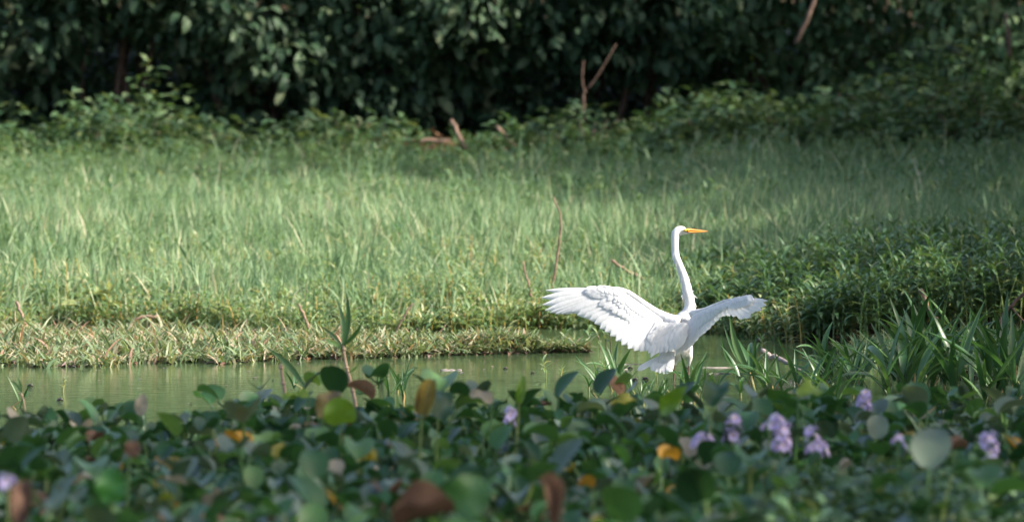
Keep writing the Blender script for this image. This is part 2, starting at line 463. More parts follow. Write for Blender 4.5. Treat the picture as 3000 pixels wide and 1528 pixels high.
# ------------------------------------------------------------------ off to the side: unseen trees added to shade the view
def tree_meshes(seed, h, spread, nclump, leaf):
    rg = np.random.default_rng(seed); rr = random.Random(seed)
    s = Soup()
    tr = spline([(0, 0, -0.3), (0.1, 0, h * 0.25), (-0.1, 0.15, h * 0.55), (0.05, 0.1, h * 0.85)], 4)
    s.raw(*sweep(tr, np.linspace(0.22, 0.05, len(tr)), 8))
    for k in range(9):
        i = rr.randrange(len(tr) // 3, len(tr) - 1); a = rr.uniform(0, 6.28); ln = spread * rr.uniform(0.6, 0.95)
        b = tr[i]; e = b + np.array([math.cos(a) * ln, math.sin(a) * ln, rr.uniform(0.2, 1.0) * h * 0.2])
        s.raw(*sweep([b, (b + e) / 2 + np.array([0, 0, 0.25]), e], [0.09, 0.055, 0.02], 6))
    trunk = s.mesh('trunk', M['bark'])
    V, F = blade(1.0, 0.55, 3, 2, 'ovate', 0.2, 0.7, 0.15)
    c = rg.normal(size=(nclump, 3)); c /= np.linalg.norm(c, axis=1)[:, None]
    c *= rg.uniform(0.35, 1.0, (nclump, 1)) ** 0.5
    c = c * np.array([spread, spread, h * 0.42]) + np.array([0, 0, h * 0.60])
    p = (c[:, None, :] + rg.normal(size=(nclump, 26, 3)) * np.array([0.42, 0.42, 0.3])).reshape(-1, 3)
    p = p[p[:, 2] > 0.2]
    n = len(p)
    q = Soup()
    q.add(V, F, rot(rg.uniform(0, 6.28, n), rg.uniform(-1.0, 0.5, n), rg.uniform(-0.6, 0.6, n)), p, rg.uniform(0.7, 1.2, n) * leaf)
    return trunk, q.mesh('crown', M['crown'])


TALL = tree_meshes(3, 11.0, 3.4, 260, 0.34)
OPEN = tree_meshes(9, 11.0, 3.4, 120, 0.30)
LOW = tree_meshes(4, 5.2, 2.2, 130, 0.30)
SHADE = [  # x, y, which, scale
    (11.5, 63.0, 'T', 1.0), (13.5, 57.0, 'O', 1.05), (17.5, 60.5, 'O', 1.3), (12.4, 60.2, 'O', 0.85),
    (11.0, 50.6, 'O', 1.15), (9.4, 52.8, 'L', 1.15), (8.6, 50.2, 'L', 1.2), (8.9, 46.4, 'L', 1.15), (8.4, 42.8, 'L', 1.05), (8.2, 39.4, 'L', 1.0), (7.6, 36.2, 'L', 0.85), (7.4, 32.4, 'L', 0.90), (7.2, 28.6, 'L', 0.88),
    (7.6, 23.2, 'O', 0.70), (6.8, 19.0, 'O', 0.85), (6.6, 14.2, 'O', 0.95), (10.5, 20.5, 'O', 1.05), (11.5, 15.5, 'O', 1.15)]
for x, y, k, sc in SHADE:
    pr = {'T': TALL, 'O': OPEN, 'L': LOW}[k]
    t = empty('added_shade_tree', (x, y, float(ground(x, y)) if ground(x, y) > -0.1 else -0.3),
              'tall leafy tree added out of view to shade the hedge' if k == 'T' else 'open-crowned tall tree added out of view for dappled shade' if k == 'O' else 'low bushy tree added out of view to shade the bank', 'tree',
              'unseen trees added to shade the hedge' if k == 'T' else 'unseen open trees added for dappled shade' if k == 'O' else 'unseen low trees added to shade the bank')
    t.rotation_euler.z = random.uniform(0, 6.28); t.scale = (sc, sc, sc)
    obj('trunk', pr[0], t, world=False)
    tag(obj('crown', pr[1], t, world=False), kind='stuff')


# ------------------------------------------------------------------ hedge of large-leaved shrubs across the back
def px2x(px, d): return (px - 1500) * K * d
def py2z(py, d): return CAM_H - (py - 308) * K * d


CAVES = [(370, 240, 210, 190, 1.7), (1950, 270, 330, 130, 1.8), (1330, 360, 190, 90, 1.2), (650, 330, 260, 80, 0.9), (2560, 150, 130, 60, 1.0)]


def hedge_front(x, z):
    y = 58.7 + 0.7 * wob(x * 1.6, z * 2.0, 1) + 0.42 * wob(x * 4, z * 4.5, 5)
    for cx, cy, rx, ry, dp in CAVES:
        X, Z, rX, rZ = px2x(cx, 60), py2z(cy, 60), rx * K * 60, ry * K * 60
        y = y + dp * np.exp(-(((x - X) / rX) ** 2 + ((z - Z) / rZ) ** 2) ** 1.5)
    y = y - 1.5 * ss(2.6, 4.6, x) * (1 - 0.45 * ss(1.3, 3.2, z))
    y = y - 0.4 * ss(2.4, 4.5, z)
    return y


SHRUB_V = [blade(1.0, w, 5, 2, 'ovate', 0.35, dr, 0.25, wave=wv) for w, dr, wv in ((0.62, 0.9, 0.05), (0.70, 1.3, 0.1), (0.55, 0.6, -0.08))]
SHRUB_ME = [mesh('shrub_leaf', V, F, M['shrub']) for V, F in SHRUB_V] + [mesh('shrub_leaf', V, F, M['undergrowth']) for V, F in SHRUB_V]  # second set is lighter, putting light on the right shrubs into the colour
SHRUBS = [(-7.6, 'leftmost'), (-6.0, ''), (-4.4, ''), (-2.9, ''), (-1.4, ''), (0.1, ''), (1.6, ''), (3.1, ''), (4.6, ''), (6.2, ''), (7.8, '')]
LAB = ['dark large-leaved shrub at the far end of the hedge beside bare pink soil',
       'dark large-leaved shrub behind the tall broad weeds at the hedge foot',
       'shrub around the deepest black hollow of the hedge',
       'dense shrub with drooping leaves above the low white-flowered weeds',
       'drooping shrub beside the dry brown foliage of the hedge',
       'shrub hanging over the pile of dry brown leaves',
       'shrub with the bare forked stem in front of it',
       'shrub arching over the wide black hollow above the egret',
       'paler shrub spilling down to the grass with a brown bare trunk above',
       'paler loose shrub with orange flecks at the end of the hedge',
       'pale loose shrub beyond the orange-flecked one']
for i, (cx, _) in enumerate(SHRUBS):
    rg = np.random.default_rng(100 + i)
    root = empty('hedge_shrub', (cx, 60.2, float(ground(cx, 60.2))), LAB[i], 'shrub', 'shrubs of the hedge behind the grass')
    s = Soup()
    for b in range(6):
        a = rg.uniform(-0.9, 0.9); bx = cx + rg.uniform(-0.5, 0.5)
        p0 = np.array([bx, 60.3 + rg.uniform(-0.3, 0.6), ground(bx, 60.3) - 0.1]); p1 = p0 + np.array([a, rg.uniform(-0.3, 0.3), rg.uniform(2.2, 4.0)])
        pts = spline([p0, p0 * 0.6 + p1 * 0.4 + rg.normal(size=3) * 0.18, p1], 4)
        s.raw(*sweep(pts, np.linspace(0.05, 0.015, len(pts)), 6))
    obj('branches', s.mesh('branches', M['bark']), root)
    fol = Soup(); fronts = []
    right = float(ss(2.4, 4.4, cx))
    for layer, (nc, off) in enumerate(((0, 0.0), (150, 0.45), (130, 1.0), (120, 1.8), (120, 2.6))):
        if layer == 0:                                          # rounded leafy mounds in front
            mo = []
            while len(mo) < 15:
                mx = rg.uniform(cx - 0.9, cx + 0.9); mz = float(ground(mx, 58)) + rg.uniform(0.1, 3.6)
                hv = max(math.exp(-(((mx - px2x(hx, 58.5)) / (hrx * K * 58)) ** 2 + ((mz - py2z(hy, 58.5)) / (hry * K * 58)) ** 2) ** 1.5) for hx, hy, hrx, hry, _d in CAVES)
                if rg.uniform() < hv * 1.1: continue
                mo.append((mx, float(hedge_front(mx, mz)) + 0.35, mz, rg.uniform(0.32, 0.62), rg.uniform(0.75, 1.2)))
            P_, N_, S_ = [], [], []
            for mx, my, mz, mr, ms in mo:
                k = int(95 * (mr / 0.5) ** 2)
                d_ = rg.normal(size=(k, 3)); d_ /= np.linalg.norm(d_, axis=1)[:, None]
                d_ = d_[(d_[:, 1] < 0.35) & (d_[:, 2] > -0.55)]
                P_.append(np.array([mx, my, mz]) + d_ * mr * rg.uniform(0.82, 1.08, (len(d_), 1)) * np.array([1.15, 0.9, 0.9])); N_.append(d_); S_.append(np.full(len(d_), ms))
            p = np.concatenate(P_); nv_ = np.concatenate(N_); n = len(p)
            yaw = np.arctan2(-nv_[:, 0], nv_[:, 1]) + rg.normal(size=n) * 0.7
            pitch = nv_[:, 2] * 0.5 - rg.uniform(0.2, 1.0, n)
            size = np.concatenate(S_) * rg.uniform(0.11, 0.21, n) * (1 - 0.2 * right)
        else:
            x = rg.uniform(cx - 0.95, cx + 0.95, nc)
            z = ground(x, 59) + rg.uniform(0.12, 4.6, nc)
            y = hedge_front(x, z) + off + rg.normal(size=nc) * 0.10
            nl = 9
            hol = np.zeros(nc)
            for hx, hy, hrx, hry, _d in CAVES:
                hol = np.maximum(hol, np.exp(-(((x - px2x(hx, 58.5)) / (hrx * K * 60)) ** 2 + ((z - py2z(hy, 58.5)) / (hry * K * 60)) ** 2) ** 1.5))
            ok = rg.uniform(0, 1, nc) > hol * (0.85 if layer < 3 else 0.2)
            x, y, z = x[ok], y[ok], z[ok]; nc = len(x)
            c = np.stack([x, y, z], -1)
            p = (c[:, None] + rg.normal(size=(nc, nl, 3)) * np.array([0.16, 0.09, 0.15])).reshape(-1, 3)
            n = len(p)
            yaw = np.repeat(math.pi + rg.normal(size=nc) * 0.9, nl) + rg.normal(size=n) * 0.35
            pitch = np.repeat(-rg.uniform(0.1, 1.3, nc), nl) + rg.normal(size=n) * 0.25
            size = np.repeat(rg.uniform(0.8, 1.15, nc), nl) * rg.uniform(0.14, 0.26, n) * (1 - 0.2 * right)
        roll = rg.normal(size=n) * 0.45
        var = rg.integers(0, 3, n)
        Rm = rot(yaw, pitch, roll)
        keep = np.ones(n, bool)
        if layer == 0:
            vis = np.where((p[:, 2] < 3.0) & (np.abs(p[:, 0]) < 6.1) & (p[:, 2] > 1.05) & (size > 0.14))[0]
            pick = rg.permutation(vis)[:110]
            keep[pick] = False
            for j in pick:
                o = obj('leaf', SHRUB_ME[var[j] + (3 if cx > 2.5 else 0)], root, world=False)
                Mx = Matrix(Rm[j].tolist()).to_4x4(); Mx.translation = Vector(p[j]) - Vector(root.location)
                o.matrix_local = Mx @ Matrix.Scale(float(size[j]), 4)
        for v in range(3):
            k = keep & (var == v)
            fol.add(*SHRUB_V[v], Rm[k], p[k], size[k])
    nc = 90                                                     # leafy roof behind the front, added to shade the slope
    c = np.stack([rg.uniform(cx - 1.0, cx + 1.0, nc), rg.uniform(60.2, 65.5, nc), rg.uniform(0, 1, nc)], -1)
    c[:, 2] = ground(c[:, 0], c[:, 1]) + 2.6 + 2.0 * c[:, 2]
    p = (c[:, None] + rg.normal(size=(nc, 8, 3)) * np.array([0.3, 0.3, 0.2])).reshape(-1, 3); n = len(p)
    fol.add(*SHRUB_V[0], rot(rg.uniform(0, 6.28, n), rg.uniform(-0.7, 0.2, n), rg.normal(size=n) * 0.3), p, rg.uniform(0.28, 0.45, n))
    tag(obj('foliage', fol.mesh('foliage', M['undergrowth' if cx > 2.5 else 'shrub']), root), kind='stuff')  # lighter leaf colour on the right stands in for light falling there

# low growth covering the slope behind the hedge
s = Soup(); n = 7000
x = RNG.uniform(-9, 9, n); y = RNG.uniform(59.5, 68, n)
s.add(*SHRUB_V[0], rot(RNG.uniform(0, 6.28, n), RNG.uniform(-0.9, 0.6, n), RNG.normal(size=n) * 0.4), np.stack([x, y, ground(x, y) + RNG.uniform(0, 0.5, n)], -1), RNG.uniform(0.2, 0.42, n))
tag(obj('slope_growth', s.mesh('slope_growth', M['shrub'])), 'dark leafy growth covering the slope behind the hedge', 'undergrowth', kind='stuff')

# bare stems and dead wood in the hedge
def stick(name, pts, r0, r1, mat, label, cat='branch', group=None, twigs=(), n=6):
    """pts are (px, py, distance)"""
    W = [np.array(P(*q)) for q in pts]
    C = spline(W, 5)
    C[1:-1] += RNG.normal(size=(len(C) - 2, 3)) * r0 * 0.35
    s = Soup(); s.raw(*sweep(C, np.linspace(r0, r1, len(C)), n))
    o = obj(name, s.mesh(name, mat)); tag(o, label, cat, group)
    for tw in twigs:
        Cw = spline([np.array(P(*q)) for q in tw], 3)
        V, F = sweep(Cw, np.linspace(r1 * 0.9, r1 * 0.35, len(Cw)), 5)
        obj('twig', mesh('twig', V, F, mat), o)
    return o


stick('forked_stem', [(1712, 352, 56.8), (1708, 290, 56.8), (1715, 265, 56.8)], 0.014, 0.012, M['bark'], 'bare forked brown stem rising in the dark hedge hollow', 'stem',
      twigs=[[(1715, 268, 56.8), (1755, 215, 56.8), (1805, 130, 56.9)], [(1713, 275, 56.8), (1706, 230, 56.8), (1710, 180, 56.9)]])
stick('dry_branch', [(2330, 130, 56.4), (2362, 70, 56.4), (2388, -10, 56.5), (2410, -80, 56.6)], 0.022, 0.025, M['bark'], 'slanting bare brown trunk in the pale shrub', 'trunk')
stick('dry_branch', [(2960, 170, 55.6), (2952, 90, 55.6), (2945, 40, 55.7)], 0.022, 0.016, M['bark'], 'thin upright brown stem at the hedge end', 'stem')
stick('fallen_stick', [(1232, 415, 56.0), (1275, 412, 56.0), (1318, 412, 56.0)], 0.025, 0.02, M['stick'], 'short fallen pale red stick on the dry leaves', 'stick')
stick('leaning_stick', [(1322, 352, 56.6), (1345, 400, 56.4), (1372, 438, 56.2)], 0.02, 0.022, M['stick'], 'thin brown stick leaning by the dry leaves', 'stick')
stick('leaning_stick', [(1455, 370, 56.6), (1485, 405, 56.4), (1512, 430, 56.2)], 0.022, 0.02, M['stick'], 'thick brown stick leaning next to leafy weeds at the hedge foot', 'stick')

# litter of dry leaves at the hedge foot
s = Soup(); V, F = blade(0.12, 0.07, 3, 2, 'ovate', 0.2, 0.8, 0.4)
n = 420
x = np.concatenate([RNG.normal(px2x(1280, 58.3), 0.55, n - 120), RNG.normal(px2x(60, 58.3), 0.45, 120)]); y = RNG.uniform(55.6, 58.6, n)
s.add(V, F, rot(RNG.uniform(0, 6.28, n), RNG.uniform(-0.5, 0.5, n), RNG.uniform(-0.6, 0.6, n)), np.stack([x, y, ground(x, y) + RNG.uniform(0.02, 0.22, n)], -1), RNG.uniform(0.6, 1.3, n))
tag(obj('fallen_leaves', s.mesh('fallen_leaves', M['dry_leaf'])), 'dry brown fallen leaves heaped under the hedge', 'leaves', kind='stuff')


# ------------------------------------------------------------------ weeds: shoots of lance-shaped leaves
def shoot(rr, h, nl, L, W):
    """a weed shoot at the origin: stem tube and a list of leaf transforms (yaw, pitch, height, scale)"""
    bend = rr.uniform(-0.12, 0.12); bend2 = rr.uniform(-0.12, 0.12)
    st = [np.array([bend * t * t * h * 2, bend2 * t * t * h * 2, h * t]) for t in np.linspace(0, 1, 4)]
    lv = []
    for k in range(nl):
        t = 0.12 + 0.88 * ((k + 0.5) / nl) ** 0.75
        lv.append((k * 2.4 + rr.uniform(-0.5, 0.5), rr.uniform(0.0, 0.5) + 0.55 * max(0, t - 0.75) * 4, t, rr.uniform(0.75, 1.15) * (1.0 - 0.35 * max(0, t - 0.8) * 5)))
    return st, lv


LANCE = [blade(1.0, w, 4, 2, 'lance', 0.35, dr, 0.35) for w, dr in ((0.21, 1.1), (0.25, 1.5), (0.19, 0.8))]


def shoots_into(soup, rg, x, y, z, h, nl, L, lmi=0, smi=1):
    n = len(x)
    for k in range(n):
        rr = random.Random(int(rg.integers(1 << 30)))
        st, lv = shoot(rr, h[k], nl, L, 0)
        V, F = sweep([p + np.array([x[k], y[k], z[k]]) for p in st], [0.006, 0.005, 0.004, 0.003], 4, cap=False)
        soup.raw(V, F, smi)
        yaw = np.array([a[0] for a in lv]) + rr.uniform(0, 6.28); pit = np.array([a[1] for a in lv]); tt = np.array([a[2] for a in lv]); scl = np.array([a[3] for a in lv]) * L * rr.uniform(0.8, 1.2)
        p = np.stack([np.interp(tt, np.linspace(0, 1, 4), [q[c] for q in st]) for c in range(3)], -1) + np.array([x[k], y[k], z[k]])
        v = rr.randrange(3)
        soup.add(*LANCE[v], rot(yaw, pit, np.zeros(len(yaw))), p, scl, lmi)


# low leafy weeds along the far shore
rg = np.random.default_rng(21)
s = Soup()
n = 1900
x = rg.uniform(-3.9, 2.0, n); t = -0.5 + 5.2 * rg.uniform(0, 1, n) ** 1.6
y = shore(x) + t; z = ground(x, y); z = np.maximum(z, -0.05)
h = rg.uniform(0.09, 0.22, n) * (1 + 0.5 * wob(x * 2, y * 2, 2)) * np.where(rg.uniform(0, 1, n) < 0.12, 1.5, 1.0) + 0.06 * (z < 0.02)
shoots_into(s, rg, x, y, z, h, 11, 0.105)
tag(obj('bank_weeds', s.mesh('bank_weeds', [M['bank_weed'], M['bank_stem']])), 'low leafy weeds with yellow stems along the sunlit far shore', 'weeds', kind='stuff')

# leafy weeds mixed into the upper grass
s = Soup()
n = 2600
y = 40 + 17.5 * rg.uniform(0, 1, n) ** 0.6; x = rg.uniform(-1, 1, n) * (0.1 * y + 0.3)
h = rg.uniform(0.14, 0.34, n) * (1 + 0.4 * wob(x * 1.7, y * 1.2, 5))
shoots_into(s, rg, x, y, ground(x, y), h, 11, 0.13)
tag(obj('meadow_weeds', s.mesh('meadow_weeds', [M['meadow_weed'], M['petiole']])), 'leafy green weeds growing through the grass of the bank', 'weeds', kind='stuff')

# taller dark weeds on the right shore: a mass with the front shoots as plants of their own
rg = np.random.default_rng(22)
s = Soup()
n = 800
x = rg.uniform(1.25, 4.4, n); t = rg.uniform(-0.15, 3.4, n)
y = shore(x) + t; z = np.maximum(ground(x, y), -0.04)
hs = 0.22 + 0.34 * ss(1.2, 3.2, x)
h = rg.uniform(0.6, 1.1, n) * hs * (1 + 0.2 * wob(x * 1.7, y * 1.5, 4))
shoots_into(s, rg, x, y, z, h, 15, 0.15)
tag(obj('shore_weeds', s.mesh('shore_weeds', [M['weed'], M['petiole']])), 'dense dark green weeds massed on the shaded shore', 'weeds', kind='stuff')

LANCE_ME = [mesh('weed_leaf', V, F, M['weed']) for V, F in LANCE]
n = 0
while n < 64:
    x = float(rg.uniform(1.4, 4.1)); y = float(shore(x) - rg.uniform(-0.45, 0.22)); z = max(float(ground(x, y)), -0.04)
    e = empty('weed_shoot', (x, y, z), None, 'weed', 'weed shoots along the shaded shore')
    rr = random.Random(900 + n)
    hh = (0.22 + 0.30 * float(ss(1.2, 2.9, x))) * rr.uniform(0.7, 1.1)
    e['label'] = ('short' if hh < 0.3 else 'mid-height' if hh < 0.42 else 'tall') + ' leafy weed shoot at the front edge of the shaded shore weeds'
    st, lv = shoot(rr, hh, 11, 0.12, 0)
    V, F = sweep([tuple(p) for p in st], [0.006, 0.005, 0.004, 0.003], 4, cap=False)
    obj('stem', mesh('stem', V, F, M['petiole']), e, world=False)
    for a in lv:
        o = obj('leaf', LANCE_ME[rr.randrange(3)], e, world=False)
        o.location = [np.interp(a[2], np.linspace(0, 1, 4), [q[c] for q in st]) for c in range(3)]
        o.rotation_euler = (a[1], 0, a[0]); f = a[3] * 0.15; o.scale = (f, f, f)
    n += 1

# broad-leaved undergrowth at the hedge foot
rg = np.random.default_rng(23)
s = Soup(); V, F = blade(1.0, 0.55, 4, 2, 'ovate', 0.4, 1.0, 0.25)
n = 900
x = rg.uniform(-6.4, 6.4, n); y = rg.uniform(54.8, 58.3, n)
gap = np.exp(-((x - px2x(1300, 58)) / 0.45) ** 2)
amp = (0.28 + 0.26 * wob(x * 2.3, y * 1.5, 8)) * (1 - 0.75 * gap) * (0.5 + 0.5 * ss(54.8, 56.6, y)) + 0.30 * np.exp(-((x - px2x(400, 58)) / 0.6) ** 2) + 0.22 * ss(0.8, 2.2, x)
for k in range(n):
    hh = max(0.08, amp[k]) * rg.uniform(0.6, 1.4); m_ = 12
    yaw = rg.uniform(0, 6.28, m_); tt = rg.uniform(0.3, 1, m_)
    p = np.stack([x[k] + rg.normal(size=m_) * 0.05, y[k] + rg.normal(size=m_) * 0.05, ground(x[k], y[k]) + tt * hh], -1)
    s.add(V, F, rot(yaw, rg.uniform(-0.3, 0.6, m_), rg.normal(size=m_) * 0.3), p, rg.uniform(0.08, 0.19, m_))
tag(obj('undergrowth', s.mesh('undergrowth', M['undergrowth'])), 'broad-leaved undergrowth along the foot of the hedge', 'undergrowth', kind='stuff')


# low bushes spilling out of the hedge foot
BUSH = [(150, 56.6, 0.42, 0), (330, 56.2, 0.50, 0), (430, 56.8, 0.62, 0), (620, 56.9, 0.40, 0), (900, 56.4, 0.42, 0), (1010, 57.0, 0.50, 0), (1120, 56.8, 0.36, 0), (1640, 56.3, 0.45, 0), (1730, 56.8, 0.55, 0),
        (2060, 56.0, 0.50, 0), (2200, 56.4, 0.62, 1), (2330, 55.8, 0.55, 1), (2450, 56.6, 0.85, 1), (2570, 55.8, 0.6, 1), (2690, 56.6, 0.95, 1), (2800, 55.6, 0.65, 1), (2900, 56.4, 0.95, 1), (2990, 55.6, 0.7, 1)]
for i, (px, yb, mr, light) in enumerate(BUSH):
    rg = np.random.default_rng(500 + i)
    xb = px2x(px, yb); zb = float(ground(xb, yb))
    e = empty('low_bush', (xb, yb, zb), ('large ' if mr > 0.8 else 'mid-sized ' if mr > 0.5 else 'small ') + ('pale green bush spilling out of the hedge into the shaded grass' if light else 'dark green bush at the foot of the tall hedge'), 'bush', 'low bushes along the hedge foot')
    s = Soup()
    for k in range(5):
        a = rg.uniform(0, 6.28); s.raw(*sweep([(xb, yb, zb - 0.05), (xb + math.cos(a) * mr * 0.3, yb + math.sin(a) * mr * 0.3, zb + mr * 0.5), (xb + math.cos(a) * mr * 0.6, yb + math.sin(a) * mr * 0.5, zb + mr * 0.8)], [0.014, 0.010, 0.004], 5))
    obj('branches', s.mesh('branches', M['bark']), e)
    k = int(420 * (mr / 0.5) ** 2)
    d_ = rg.normal(size=(k, 3)); d_ /= np.linalg.norm(d_, axis=1)[:, None]; d_ = d_[d_[:, 2] > -0.25]
    rad = mr * rg.uniform(0.45, 1.1, len(d_)) * (1 + 0.22 * np.sin(d_[:, 0] * 5 + i) + 0.18 * np.sin(d_[:, 2] * 7 + 2 * i))
    p = np.array([xb, yb, zb + 0.05]) + d_ * rad[:, None] * np.array([1.25, 0.9, 0.95]); n = len(p)
    s = Soup()
    s.add(*SHRUB_V[2], rot(np.arctan2(-d_[:, 0], d_[:, 1]) + rg.normal(size=n) * 0.7, d_[:, 2] * 0.6 - rg.uniform(0, 0.9, n), rg.normal(size=n) * 0.4), p, rg.uniform(0.08, 0.17, n))
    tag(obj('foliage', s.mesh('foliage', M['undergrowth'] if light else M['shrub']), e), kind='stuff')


# ------------------------------------------------------------------ grass on the bank and creeping weeds on the mud bar
def blades_mesh(name, rg, x, y, z, h, w, bend, mat, yaw=None):
    n = len(x)
    yaw = rg.uniform(0, 2 * np.pi, n) if yaw is None else yaw
    d = np.stack([np.cos(yaw), np.sin(yaw)], -1)             # direction of lean
    side_a = rg.uniform(0, 2 * np.pi, n) * 0.5 + yaw * 0.0
    sd = np.stack([np.cos(side_a), np.sin(side_a)], -1)      # direction of width
    V = np.zeros((n, 7, 3))
    for i, (t, ww) in enumerate(((0, 0.75), (0.38, 1.0), (0.74, 0.7), (1.0, 0))):
        th = bend * t
        out = h * (t ** 1.7) * np.sin(bend)
        up = h * t * (1 - (1 - np.cos(bend)) * t)
        cx, cy, cz = x + d[:, 0] * out, y + d[:, 1] * out, z + up
        if i < 3:
            for j, s_ in ((0, -0.5), (1, 0.5)):
                V[:, 2 * i + j] = np.stack([cx + sd[:, 0] * w * ww * s_, cy + sd[:, 1] * w * ww * s_, cz], -1)
        else:
            V[:, 6] = np.stack([cx, cy, cz], -1)
    b = (np.arange(n) * 7)[:, None]
    q = np.concatenate([b + np.array([0, 1, 3, 2]), b + np.array([2, 3, 5, 4])])
    t3 = b + np.array([4, 5, 6])
    return mesh(name, V.reshape(-1, 3), [t3, q], mat, smooth=False)


rg = np.random.default_rng(31)
n = 260000
y = 37.9 + (58.2 - 37.9) * rg.uniform(0, 1, n) ** 1.15
hw = 0.1 * y + 0.5
x = rg.uniform(-1, 1, n) * hw
keep = (y - shore(x) > 0.3) & ~((x > 1.6) & (y - shore(x) < 1.8))
# tufts
cell = wob(x * 5, y * 4, 9) + 0.7 * wob(x * 11, y * 9, 2)
keep &= rg.uniform(0, 1, n) < 0.68 + 0.3 * cell
gap = np.exp(-((x - px2x(1290, 57)) / 0.5) ** 2) * ss(55.4, 56.6, y)
keep &= rg.uniform(0, 1, n) > gap
x, y = x[keep], y[keep]; n = len(x)
h = rg.uniform(0.16, 0.42, n) * (1.0 + 0.28 * wob(x * 0.9, y * 0.7, 6) + 0.22 * wob(x * 4, y * 3, 1))
h *= 0.68 + 0.42 * np.exp(-((y - 43.5) / 3.5) ** 2) - 0.15 * ss(50, 58, y)
tag(obj('grass', blades_mesh('grass', rg, x, y, ground(x, y) - 0.01, h, rg.uniform(0.008, 0.019, n), 0.1 + 1.3 * rg.uniform(0, 1, n) ** 1.3, M['grass'])),
    'tall green grass covering the bank behind the pond', 'grass', kind='stuff')

n = 4500
y = 38.6 + 17 * rg.uniform(0, 1, n) ** 1.3; x = rg.uniform(-1, 1, n) * (0.1 * y + 0.4)
keep = (y - shore(x) > 1.0) & ~((x > 1.6) & (y - shore(x) < 2.2)) & (wob(x * 2.2, y * 1.5, 7) + 0.5 * wob(x * 6, y * 4, 3) > -0.35)
x, y = x[keep], y[keep]; n = len(x)
tag(obj('tall_grass', blades_mesh('tall_grass', rg, x, y, ground(x, y), rg.uniform(0.30, 0.58, n), rg.uniform(0.010, 0.022, n), 0.1 + 1.3 * rg.uniform(0, 1, n), M['grass'])),
    'long arching grass blades standing above the bank grass', 'grass', kind='stuff')
rg = np.random.default_rng(32)
n = 15000
x = rg.uniform(-3.9, 0.6, n); y = bar_mid(x) + rg.uniform(-1.08, 1.08, n) * bar_half(x)
keep = ground(x, y) > -0.10
x, y = x[keep], y[keep]; n = len(x)
tag(obj('creeping_weeds', blades_mesh('creeping_weeds', rg, x, y, np.maximum(ground(x, y), 0) + rg.uniform(0, 0.035, n), rg.uniform(0.04, 0.16, n) * (1 + 0.7 * wob(x * 5, y * 3, 3)) * (0.65 + 0.35 * (1 - ss(-1.5, 0.4, x))), rg.uniform(0.008, 0.021, n),
    rg.uniform(0.5, 1.5, n), M['creeper'])), 'matted pinkish green creeping weeds on the mud bar', 'weeds', kind='stuff')
n = 9000
x = rg.uniform(1.6, 4.0, n); y = rg.uniform(29.6, 34.6, n)
keep = (ground(x, y) > -0.05); x, y = x[keep], y[keep]; n = len(x)
o = tag(obj('marsh_weeds', blades_mesh('marsh_weeds', rg, x, y, np.maximum(ground(x, y), 0), rg.uniform(0.05, 0.16, n), rg.uniform(0.007, 0.016, n), rg.uniform(0.4, 1.4, n), M['bank_weed'])),
    'low matted weeds on the shaded mud beyond the reeds', 'weeds', kind='stuff')
n = 2600; x = rg.uniform(-3.9, 0.5, n); y = bar_mid(x) - bar_half(x) * rg.uniform(0.82, 1.12, n)
tag(obj('edge_grass', blades_mesh('edge_grass', rg, x, y, np.maximum(ground(x, y), 0.0), rg.uniform(0.05, 0.18, n), rg.uniform(0.010, 0.026, n), rg.uniform(0.6, 1.5, n), M['creeper'])),
    'broad arching grass blades along the water edge of the mud bar', 'grass', kind='stuff')
n = 5000; x = rg.uniform(-3.9, 1.6, n); y = shore(x) + rg.uniform(-0.35, 1.6, n)
tag(obj('shore_grass', blades_mesh('shore_grass', rg, x, y, np.maximum(ground(x, y), 0.0), rg.uniform(0.12, 0.38, n) * (1 + 0.4 * wob(x * 3, y * 2, 6)), rg.uniform(0.008, 0.020, n), 0.1 + 1.3 * rg.uniform(0, 1, n), M['grass'])),
    'loose grass blades mixed into the far shore weeds', 'grass', kind='stuff')
# dark wet debris along the edge of the mud bar
s = Soup(); V, F = blade(0.07, 0.03, 2, 2, 'lance', 0.1, 0.4, 0.5)
n = 420; x = rg.uniform(-3.9, 0.45, n); y = bar_mid(x) - bar_half(x) * rg.uniform(0.90, 1.10, n)
s.add(V, F, rot(rg.uniform(0, 6.28, n), rg.uniform(-0.2, 0.4, n), rg.uniform(-0.5, 0.5, n)), np.stack([x, y, np.maximum(ground(x, y), 0) + 0.008], -1), rg.uniform(0.6, 1.5, n))
tag(obj('shore_debris', s.mesh('shore_debris', M['debris'])), 'dark wet plant debris along the edge of the mud bar', 'debris', kind='stuff')


# ------------------------------------------------------------------ the egret
def Z(zx, zy):                       # outline coordinates of the egret study -> photo pixels
    return 1560 + 0.2795 * zx, 800 + 0.2795 * zy


MPX = K * 30.0
EG = empty('egret', (0.93, 30.0, -0.02), 'white egret with raised neck and spread wings wading in the pond', 'bird')


